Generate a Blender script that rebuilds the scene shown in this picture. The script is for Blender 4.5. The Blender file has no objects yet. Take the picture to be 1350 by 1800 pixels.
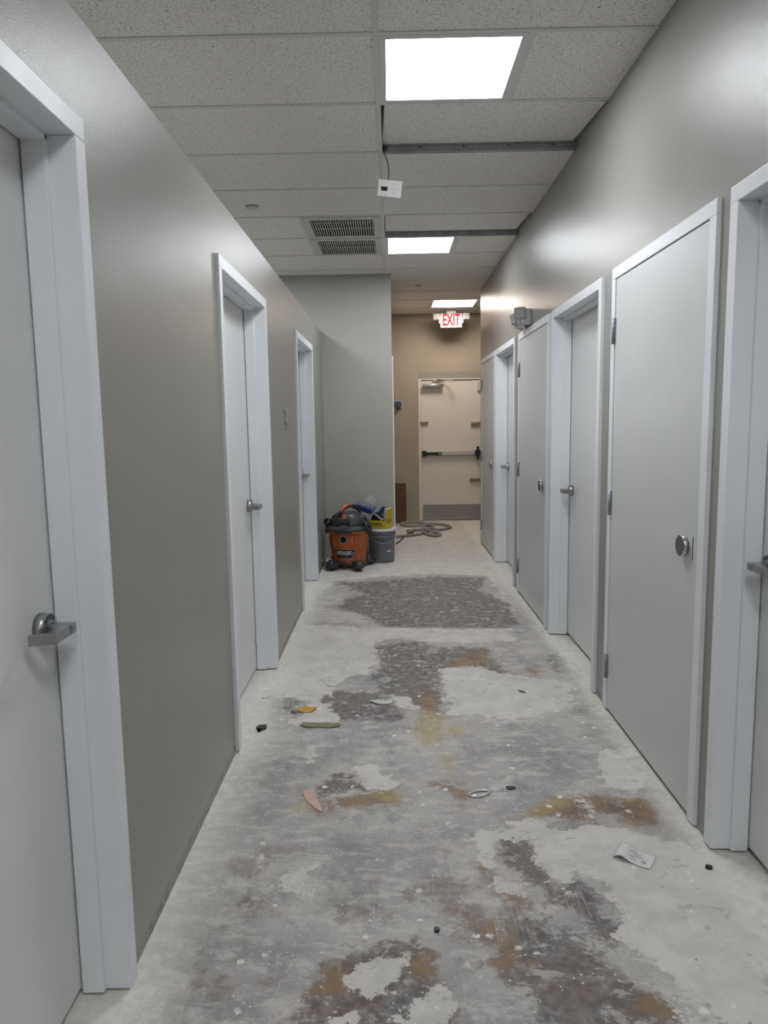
import bpy, bmesh, math, random
import numpy as np
from mathutils import Vector, Matrix
random.seed(7)
C = bpy.context.scene.collection
PI = math.pi

# ------------------------------------------------------------------ camera
F_PX = 1260.0
cam_d = bpy.data.cameras.new('camera')
cam = bpy.data.objects.new('camera', cam_d); C.objects.link(cam)
cam_d.sensor_fit = 'VERTICAL'; cam_d.sensor_height = 36.0; cam_d.lens = F_PX / 1800 * 36.0
cam_d.clip_start = 0.02
yaw, pitch, roll, EYE = -0.011123, -0.124383, -0.015707, 1.41506
Fv = Vector((math.sin(yaw)*math.cos(pitch), math.cos(yaw)*math.cos(pitch), math.sin(pitch)))
Rv = Vector((math.cos(yaw), -math.sin(yaw), 0)); Uv = Rv.cross(Fv)
R2 = Rv*math.cos(roll) + Uv*math.sin(roll); U2 = -Rv*math.sin(roll) + Uv*math.cos(roll)
M = Matrix.Identity(4)
for i in range(3):
    M[i][0] = R2[i]; M[i][1] = U2[i]; M[i][2] = -Fv[i]
M[0][3], M[1][3], M[2][3] = 0, 0, EYE
cam.matrix_world = M
bpy.context.scene.camera = cam

# ------------------------------------------------------------------ world, exposure, light levels
w = bpy.data.worlds.new('world'); bpy.context.scene.world = w; w.use_nodes = True
w.node_tree.nodes['Background'].inputs[0].default_value = (0.8, 0.85, 0.9, 1)
w.node_tree.nodes['Background'].inputs[1].default_value = 0.02
vs = bpy.context.scene.view_settings
vs.view_transform = 'Standard'; vs.look = 'None'; vs.gamma = 1.0; vs.use_curve_mapping = False
vs.exposure = 1.95
PANEL = 7.0                       # strength of the cool ceiling panels
PANEL_FAR = 6.2                   # strength of the warm one by the exit

# ------------------------------------------------------------------ dimensions of the corridor
XL, XR = -0.692, 1.045            # corridor wall planes
HC = 2.896                        # drop ceiling
HL = 2.337                        # top of the lower left partition
YP = 7.46                         # wall that faces us on the left
YR = 8.42                         # end of the right wall
YF = 10.22                        # wall with the exit door
XT = -0.0368; ROW0 = 2.9607; TILE = 0.6096
YB = -4.0

# ------------------------------------------------------------------ helpers
def tag(o, label=None, cat=None, group=None, kind=None):
    if label: o['label'] = label
    if cat: o['category'] = cat
    if group: o['group'] = group
    if kind: o['kind'] = kind
    return o
def empty(name, loc=(0,0,0), rz=0, label=None, cat=None, group=None, kind=None):
    o = bpy.data.objects.new(name, None); C.objects.link(o)
    o.location = loc; o.rotation_euler = (0,0,rz); o.empty_display_size = .1
    return tag(o, label, cat, group, kind)
class MB:
    def __init__(s): s.bm = bmesh.new()
    def add(s, vs_, fs):
        v = [s.bm.verts.new(p) for p in vs_]
        out = []
        for f in fs:
            try: out.append(s.bm.faces.new([v[i] for i in f]))
            except ValueError: pass
        return v, out
    def box(s, a, b, bev=0, mi=0, M=None):
        x0,x1 = sorted((a[0],b[0])); y0,y1 = sorted((a[1],b[1])); z0,z1 = sorted((a[2],b[2]))
        P = [(x0,y0,z0),(x1,y0,z0),(x1,y1,z0),(x0,y1,z0),(x0,y0,z1),(x1,y0,z1),(x1,y1,z1),(x0,y1,z1)]
        if M is not None: P = [M @ Vector(p) for p in P]
        v, f = s.add(P, [(0,3,2,1),(4,5,6,7),(0,1,5,4),(1,2,6,5),(2,3,7,6),(3,0,4,7)])
        for q in f: q.material_index = mi
        if bev:
            es = list({e for q in f for e in q.edges})
            r = bmesh.ops.bevel(s.bm, geom=es, offset=bev, segments=2, profile=.6, affect='EDGES')
            for q in r['faces']: q.material_index = mi
        return s
    def cyl(s, p0, p1, r0, r1=None, n=24, mi=0, cap=True, smooth=True):
        r1 = r0 if r1 is None else r1
        p0 = Vector(p0); p1 = Vector(p1); d = (p1-p0).normalized()
        u = d.orthogonal().normalized(); w_ = d.cross(u)
        P = []
        for p, r in ((p0,r0),(p1,r1)):
            for i in range(n):
                a = 2*PI*i/n; P.append(p + u*math.cos(a)*r + w_*math.sin(a)*r)
        fs = [(i,(i+1)%n,n+(i+1)%n,n+i) for i in range(n)]
        v, f = s.add(P, fs)
        for q in f: q.material_index = mi; q.smooth = smooth
        if cap:
            for k in (0,1):
                q = s.bm.faces.new([v[k*n+i] for i in (range(n) if k else range(n-1,-1,-1))]); q.material_index = mi
        return s
    def lathe(s, prof, n=48, mi=0, c=(0,0,0), sx=1, sy=1, cap=True, M=None):
        rings = []
        for r, z in prof:
            ring = []
            for i in range(n):
                a = 2*PI*i/n
                p = Vector((c[0]+math.cos(a)*r*sx, c[1]+math.sin(a)*r*sy, c[2]+z))
                if M is not None: p = M @ p
                ring.append(s.bm.verts.new(p))
            rings.append(ring)
        for A, B in zip(rings, rings[1:]):
            for i in range(n):
                q = s.bm.faces.new((A[i],A[(i+1)%n],B[(i+1)%n],B[i])); q.material_index = mi; q.smooth = True
        if cap:
            for ring in (rings[0], rings[-1]):
                try: q = s.bm.faces.new(ring); q.material_index = mi
                except ValueError: pass
        return s
    def tube(s, pts, r, n=10, mi=0):
        pts = [Vector(p) for p in pts]; rings = []
        up = None
        for i, p in enumerate(pts):
            d = (pts[min(i+1,len(pts)-1)] - pts[max(i-1,0)]).normalized()
            if up is None: up = d.orthogonal().normalized()
            up = (up - d*up.dot(d)).normalized(); w_ = d.cross(up)
            rr = r[i] if isinstance(r,(list,tuple)) else r
            rings.append([s.bm.verts.new(p + up*math.cos(2*PI*k/n)*rr + w_*math.sin(2*PI*k/n)*rr) for k in range(n)])
        for A, B in zip(rings, rings[1:]):
            for k in range(n):
                q = s.bm.faces.new((A[k],A[(k+1)%n],B[(k+1)%n],B[k])); q.smooth = True; q.material_index = mi
        for ring in (rings[0], rings[-1]):
            q = s.bm.faces.new(ring); q.material_index = mi
        return s
    def poly(s, outline, z0, z1, mi=0, M=None):
        """prism over a 2-D outline (x, y), from z0 to z1"""
        n = len(outline)
        P = [(x,y,z0) for x,y in outline] + [(x,y,z1) for x,y in outline]
        if M is not None: P = [M @ Vector(p) for p in P]
        v, f = s.add(P, [tuple(range(n-1,-1,-1)), tuple(range(n,2*n))] + [(i,(i+1)%n,n+(i+1)%n,n+i) for i in range(n)])
        for q in f: q.material_index = mi
        return s
    def build(s, name, mats, parent=None, recalc=True):
        if recalc: bmesh.ops.recalc_face_normals(s.bm, faces=s.bm.faces[:])
        me = bpy.data.meshes.new(name); s.bm.to_mesh(me); s.bm.free()
        for m in (mats if isinstance(mats,(list,tuple)) else [mats]): me.materials.append(m)
        o = bpy.data.objects.new(name, me); C.objects.link(o)
        if parent: o.parent = parent
        return o
def spline(pts, k=8):
    """Catmull-Rom through the points"""
    P = [Vector(p) for p in pts]; P = [2*P[0]-P[1]] + P + [2*P[-1]-P[-2]]; out = []
    for i in range(1, len(P)-2):
        a,b,c,d = P[i-1],P[i],P[i+1],P[i+2]
        for j in range(k):
            t = j/k
            out.append(.5*((2*b)+(c-a)*t+(2*a-5*b+4*c-d)*t*t+(3*b-a-3*c+d)*t**3))
    out.append(P[-2]); return out
def text_obj(name, txt, size, mat, parent, mw, depth=.0006, sx=1, sy=1, bold=0, align='CENTER'):
    """lettering as a thin raised mesh; mw places its XY plane"""
    cu = bpy.data.curves.new(name, 'FONT'); cu.body = txt; cu.size = size; cu.extrude = depth
    cu.offset = bold; cu.align_x = align; cu.align_y = 'CENTER'; cu.resolution_u = 3
    t = bpy.data.objects.new(name, cu); C.objects.link(t)
    bpy.context.view_layer.update()
    me = bpy.data.meshes.new_from_object(t.evaluated_get(bpy.context.evaluated_depsgraph_get()))
    bpy.data.objects.remove(t); bpy.data.curves.remove(cu)
    me.materials.clear(); me.materials.append(mat)
    for v in me.vertices: v.co = mw @ Vector((v.co.x*sx, v.co.y*sy, v.co.z))
    o = bpy.data.objects.new(name, me); C.objects.link(o)
    if parent: o.parent = parent
    return o

# ------------------------------------------------------------------ materials
class NT:
    """tiny node-graph writer"""
    def __init__(s, name):
        s.m = bpy.data.materials.new(name); s.m.use_nodes = True
        s.t = s.m.node_tree; s.t.nodes.clear()
        s.o = s.t.nodes.new('ShaderNodeOutputMaterial'); s.b = s.t.nodes.new('ShaderNodeBsdfPrincipled')
        s.t.links.new(s.b.outputs[0], s.o.inputs[0])
    def N(s, typ, **kw):
        n = s.t.nodes.new('ShaderNode'+typ)
        for k, v in kw.items(): setattr(n, k, v)
        return n
    def put(s, sock, v):
        if isinstance(v, bpy.types.NodeSocket): s.t.links.new(v, sock)
        elif v is not None: sock.default_value = v if not (isinstance(v,tuple) and len(v)==3 and sock.type=='RGBA') else (*v,1)
    def pos(s):
        return s.N('NewGeometry').outputs['Position']
    def obj(s):
        return s.N('TexCoord').outputs['Object']
    def mapv(s, v, scale=(1,1,1), loc=(0,0,0), rot=(0,0,0)):
        n = s.N('Mapping'); s.put(n.inputs['Vector'], v)
        n.inputs['Scale'].default_value = scale; n.inputs['Location'].default_value = loc; n.inputs['Rotation'].default_value = rot
        return n.outputs[0]
    def noise(s, v, scale, detail=4, rough=.55, dist=0, out='Fac'):
        n = s.N('TexNoise'); s.put(n.inputs['Vector'], v); n.inputs['Scale'].default_value = scale
        n.inputs['Detail'].default_value = detail; n.inputs['Roughness'].default_value = rough; n.inputs['Distortion'].default_value = dist
        return n.outputs[out]
    def voro(s, v, scale, feature='F1', out='Distance', rnd=1):
        n = s.N('TexVoronoi', feature=feature); s.put(n.inputs['Vector'], v); n.inputs['Scale'].default_value = scale
        n.inputs['Randomness'].default_value = rnd
        return n.outputs[out]
    def math(s, op, a, b=None, c=None):
        n = s.N('Math', operation=op); s.put(n.inputs[0], a)
        if b is not None: s.put(n.inputs[1], b)
        if c is not None: s.put(n.inputs[2], c)
        return n.outputs[0]
    def step(s, v, lo, hi):
        n = s.N('MapRange'); n.interpolation_type = 'SMOOTHSTEP'
        s.put(n.inputs[0], v); n.inputs[1].default_value = lo; n.inputs[2].default_value = hi
        n.inputs[3].default_value = 0; n.inputs[4].default_value = 1
        return n.outputs[0]
    def rng(s, v, lo, hi, a, b):
        n = s.N('MapRange'); s.put(n.inputs[0], v)
        for i, q in enumerate((lo,hi,a,b)): n.inputs[i+1].default_value = q
        return n.outputs[0]
    def mix(s, f, a, b, mode='MIX'):
        n = s.N('MixRGB', blend_type=mode); s.put(n.inputs[0], f); s.put(n.inputs[1], a); s.put(n.inputs[2], b)
        return n.outputs[0]
    def attr(s, name):
        n = s.N('Attribute'); n.attribute_name = name; return n.outputs['Fac']
    def sep(s, v):
        n = s.N('SeparateXYZ'); s.put(n.inputs[0], v); return n.outputs
    def bump(s, h, strength=.3, dist=.01, nrm=None):
        n = s.N('Bump'); s.put(n.inputs['Height'], h); n.inputs['Strength'].default_value = strength
        n.inputs['Distance'].default_value = dist
        if nrm is not None: s.put(n.inputs['Normal'], nrm)
        return n.outputs[0]
    def out(s, col=None, rough=None, metal=None, nrm=None, **kw):
        if col is not None: s.put(s.b.inputs['Base Color'], col)
        if rough is not None: s.put(s.b.inputs['Roughness'], rough)
        if metal is not None: s.put(s.b.inputs['Metallic'], metal)
        if nrm is not None: s.put(s.b.inputs['Normal'], nrm)
        for k, v in kw.items(): s.put(s.b.inputs[k.replace('_',' ')], v)
        return s.m
def simple(name, col, rough=.5, metal=0, var=.06, scale=30, bump=0, **kw):
    n = NT(name); p = n.obj(); f = n.noise(p, scale, 4)
    c = n.mix(n.rng(f, .3, .7, 0, 1), tuple(x*(1-var) for x in col), tuple(min(1,x*(1+var)) for x in col))
    nr = n.bump(f, bump, .002) if bump else None
    return n.out(c, n.rng(f, .3, .7, rough*.9, min(1,rough*1.1)), metal, nr, **kw)

def wall_paint(name, col, strip=True, rough=.28):
    n = NT(name); P = n.pos()
    stip = n.noise(P, 240, 3, .6)                         # roller stipple
    wav = n.noise(n.mapv(P, (3, 3, .3)), 3, 1)            # vertical roller streaks
    big = n.noise(P, 1.6, 3)
    c = n.mix(n.rng(big, .35, .65, 0, 1), tuple(x*.97 for x in col), tuple(x*1.03 for x in col))
    if strip:                                             # bare band left where the baseboard was pulled off
        z = n.sep(P)[2]; e = n.math('ADD', z, n.math('MULTIPLY', n.math('SUBTRACT', n.noise(P, 9, 4), .5), .012))
        k = n.math('SUBTRACT', 1.0, n.step(e, .041, .043))
        c = n.mix(k, c, n.mix(n.step(n.noise(P, 22, 5), .5, .62), (.36,.345,.31), (.27,.26,.235)))
        r = n.mix(k, n.math('ADD', n.math('MULTIPLY', wav, .0), rough), (.8,.8,.8))
    else: r = n.math('ADD', n.math('MULTIPLY', wav, .0), rough)
    b1 = n.bump(stip, .65, .0013); b2 = b1
    return n.out(c, r, 0, b2, Specular_IOR_Level=.34)
m_wall = wall_paint('wall_paint', (.305,.296,.27))
m_wall_dull = wall_paint('wall_paint_matte', (.40,.392,.36), rough=.5)
m_wall_warm = wall_paint('wall_paint_warm_tint', (.40,.35,.285), strip=False, rough=.5)  # base colour tinted tan, partly to carry the warm panel's light
m_trim = simple('trim_enamel', (.78,.80,.825), .42, var=.015, scale=6, Specular_IOR_Level=.35)
m_leaf = simple('door_enamel', (.72,.725,.72), .42, var=.015, scale=5)
m_leaf_grey = simple('flush_door_enamel', (.63,.635,.63), .38, var=.02, scale=5)
m_nickel = simple('satin_nickel', (.42,.42,.43), .3, 1, var=.05, scale=60)
m_chrome = simple('polished_steel', (.62,.62,.63), .13, 1, var=.03)
m_steel = None
n = NT('brushed_steel'); q = n.noise(n.mapv(n.obj(), (1,40,40)), 20, 4)
m_steel = n.out(n.mix(q, (.30,.29,.28), (.46,.445,.43)), .42, .85)
m_galv = None
n = NT('galvanised_steel'); q = n.voro(n.obj(), 60, out='Color'); q2 = n.noise(n.obj(), 9, 4)
m_galv = n.out(n.mix(n.rng(q2,.3,.7,0,1), (.25,.26,.285), (.36,.37,.40)), .45, .55)
m_alu = simple('brushed_aluminium', (.60,.60,.59), .35, .35, var=.03)
m_black = simple('black_plastic', (.018,.018,.02), .4)
m_void = simple('dark_void', (.01,.01,.011), .9)
m_char = simple('charcoal_plastic', (.035,.038,.042), .45, var=.25, scale=14)
m_white_pl = simple('white_plastic', (.53,.53,.51), .35, var=.02)
m_grey_pl = simple('grey_plastic', (.42,.42,.41), .4)
m_red = None
m_brass = simple('tarnished_brass', (.42,.32,.2), .38, .8, var=.15)
m_cream = simple('cream_door_enamel', (.74,.69,.63), .38, var=.015, scale=4)
m_cream_tr = simple('cream_frame_enamel', (.76,.72,.66), .4, var=.02, scale=4)
m_head = simple('greige_frame_paint', (.31,.30,.27), .45)
m_tee = simple('ceiling_grid_enamel', (.66,.665,.645), .45, var=.02)
m_scr = simple('dark_screen', (.012,.013,.014), .2)

n = NT('fissured_ceiling_tile'); P = n.pos()
v = n.mapv(P, (1,1,1))
wp = n.mix(.5, v, n.noise(v, 18, 3, out='Color'))
warp = n.N('VectorMath', operation='ADD'); n.put(warp.inputs[0], P)
sc = n.N('VectorMath', operation='SCALE'); n.put(sc.inputs[0], n.noise(P, 22, 3, out='Color')); sc.inputs['Scale'].default_value = .035
n.put(warp.inputs[1], sc.outputs[0]); wv = warp.outputs[0]
holes = n.math('SUBTRACT', 1.0, n.step(n.voro(wv, 190), .16, .28))
fis = n.math('MULTIPLY', n.math('SUBTRACT', 1.0, n.step(n.voro(wv, 88, 'DISTANCE_TO_EDGE'), .03, .08)), n.step(n.noise(P, 80, 3), .50, .58))
mk = n.math('MAXIMUM', n.math('MULTIPLY', holes, n.step(n.noise(P, 85, 2), .42, .52)), fis)
c = n.mix(mk, (.86,.835,.805), (.38,.36,.335))
m_tile = n.out(c, .9, 0, n.bump(n.math('SUBTRACT', 1.0, mk), .5, .003))

def emit(name, col, s):
    n = NT(name); n.t.nodes.remove(n.b)
    e = n.N('Emission'); e.inputs[0].default_value = (*col,1); e.inputs[1].default_value = s
    n.t.links.new(e.outputs[0], n.o.inputs[0]); return n.m
m_panel = emit('cool_led_lens', (.93,.96,1.0), PANEL)
m_panel_w = emit('warm_led_lens', (1.0,.86,.74), PANEL_FAR)
m_exit_red = emit('red_exit_letters', (1.0,.06,.09), .22)

def floor_mat():
    n = NT('scraped_concrete'); P = n.pos()
    A, B, D, E = (n.noise(P, s_, 8, r_) for s_, r_ in ((2.6,.66), (8.0,.66), (26.0,.68), (1.1,.6)))
    B2 = n.noise(n.mapv(P, (1,1,1), (5,9,2)), 6.5, 10, .72)
    FI = n.noise(P, 90, 6, .65)
    str1 = n.noise(n.mapv(P, (1.0, 2.4, 1), (2,3,0), (0,0,.35)), 7, 9, .72)     # scraper sweeps
    cen = lambda f, k: n.math('MULTIPLY', n.math('SUBTRACT', f, .5), k)
    col = n.mix(n.step(A, .36, .64), (.222,.216,.211), (.37,.36,.343))
    col = n.mix(n.math('MULTIPLY', n.step(E, .42, .60), .5), col, (.285,.275,.272))
    col = n.mix(n.math('MULTIPLY', n.step(str1, .50, .60), .55), col, (.46,.45,.43))
    col = n.mix(n.math('MULTIPLY', n.step(B2, .53, .62), .55), col, (.175,.167,.168))
    col = n.mix(n.math('MULTIPLY', n.step(D, .53, .68), .6), col, (.43,.425,.41))
    col = n.mix(n.math('MULTIPLY', n.step(FI, .50, .72), .35), col, (.16,.155,.155))
    jag = n.math('ADD', n.math('ADD', cen(B, .30), cen(D, .16)), cen(FI, .05))
    far = n.math('ADD', jag, cen(str1, .16))
    dk = n.attr('dark'); li = n.attr('light'); ru = n.attr('rust'); ye = n.attr('yellow'); du = n.attr('dust')
    kd = n.step(n.math('ADD', dk, n.math('ADD', far, cen(A,.2))), -.025, .02)
    dcol = n.mix(n.step(D, .36, .64), (.062,.057,.057), (.165,.155,.15))
    dcol = n.mix(n.math('MULTIPLY', n.step(A, .48, .6), .6), dcol, (.12,.092,.078))
    dcol = n.mix(n.math('MULTIPLY', n.step(n.math('ADD', cen(str1, 1), cen(D, .6)), .05, .11), .8), dcol, (.33,.322,.31))
    col = n.mix(n.math('MULTIPLY', kd, .9), col, dcol)
    kr = n.step(n.math('ADD', ru, jag), -.02, .06)
    rcol = n.mix(n.step(B, .40, .60), (.10,.058,.038), (.18,.112,.05))
    rcol = n.mix(n.math('MULTIPLY', n.step(FI, .50, .70), .5), rcol, (.20,.165,.135))
    col = n.mix(n.math('MULTIPLY', kr, .88), col, rcol)
    ky = n.step(n.math('ADD', ye, n.math('MULTIPLY', jag, .35)), -.015, .03)
    col = n.mix(n.math('MULTIPLY', ky, .62), col, n.mix(n.step(D,.35,.65), (.215,.165,.06), (.33,.285,.13)))
    # reddish traces of old adhesive in the near field
    y = n.sep(P)[1]
    kk = n.math('MULTIPLY', n.step(n.noise(n.mapv(P,(1,1,1),(4.2,1.3,0)), 5, 8, .7), .53, .60), n.math('SUBTRACT', 1.0, n.step(y, 2.0, 2.5)))
    col = n.mix(n.math('MULTIPLY', kk, .55), col, n.mix(n.step(D,.4,.6), (.115,.078,.07), (.19,.155,.145)))
    kl = n.step(n.math('ADD', li, n.math('MULTIPLY', far, .75)), -.006, .008)
    lcol = n.mix(n.step(B, .38, .62), (.425,.415,.395), (.50,.487,.46))
    lcol = n.mix(n.math('MULTIPLY', n.step(FI, .52, .72), .3), lcol, (.36,.35,.335))
    lcol = n.mix(n.math('MULTIPLY', n.step(n.math('ADD', cen(str1, 1), cen(D, .7)), .10, .15), .5), lcol, (.21,.203,.20))
    col = n.mix(n.math('MULTIPLY', kl, .88), col, lcol)
    # plaster dust swept against the walls
    kdu = n.math('MULTIPLY', n.step(n.math('ADD', du, cen(B2,.9)), 0, 1), .85)
    col = n.mix(kdu, col, n.mix(n.step(D,.35,.65), (.47,.465,.43), (.57,.565,.53)))
    # flakes, splashes and specks
    w1 = n.voro(P, 13); fl = n.math('MULTIPLY', n.math('SUBTRACT', 1.0, n.step(n.math('ADD', w1, n.math('ADD', cen(FI,.4), cen(D,.3))), .13, .15)), n.step(n.noise(P, 5, 3), .50, .58))
    col = n.mix(n.math('MULTIPLY', fl, .9), col, (.56,.55,.53))
    w2 = n.voro(P, 45); sp = n.math('MULTIPLY', n.math('SUBTRACT', 1.0, n.step(w2, .12, .18)), n.step(n.noise(P, 11, 3), .48, .60))
    col = n.mix(n.math('MULTIPLY', sp, .75), col, (.52,.515,.50))
    w3 = n.voro(n.mapv(P,(1,1,1),(3,7,0)), 8); ds = n.math('SUBTRACT', 1.0, n.step(n.math('ADD', w3, cen(FI,.05)), .022, .03))
    col = n.mix(n.math('MULTIPLY', ds, .8), col, (.04,.037,.035))
    for ang, off, sc in ((.5,1,1.3),(-.25,4,1.0)):        # fine straight scratches
        sl = n.noise(n.mapv(P,(14,.28,1),(off,0,0),(0,0,ang)), 3*sc, 2, .3)
        k = n.math('MULTIPLY', n.math('SUBTRACT', 1.0, n.step(n.math('ABSOLUTE', cen(sl, 1)), .004, .012)), n.step(n.noise(n.mapv(P,(1,1,1),(off,2,0)), 3.2, 3), .54, .62))
        col = n.mix(n.math('MULTIPLY', k, .3), col, (.46,.45,.44))
    col = n.mix(1.0, col, (1.37,1.345,1.32), 'MULTIPLY')
    h = n.math('ADD', n.math('MULTIPLY', kl, .5), n.math('ADD', n.math('MULTIPLY', D, .5), n.math('MULTIPLY', FI, .35)))
    h = n.math('SUBTRACT', h, n.math('MULTIPLY', kd, .2))
    rgh = n.math('ADD', .58, n.math('MULTIPLY', kl, .14))
    return n.out(col, n.math('SUBTRACT', rgh, n.math('MULTIPLY', kr, .15)), 0, n.bump(h, .4, .004), Specular_IOR_Level=.35)
m_floor = floor_mat()
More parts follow.
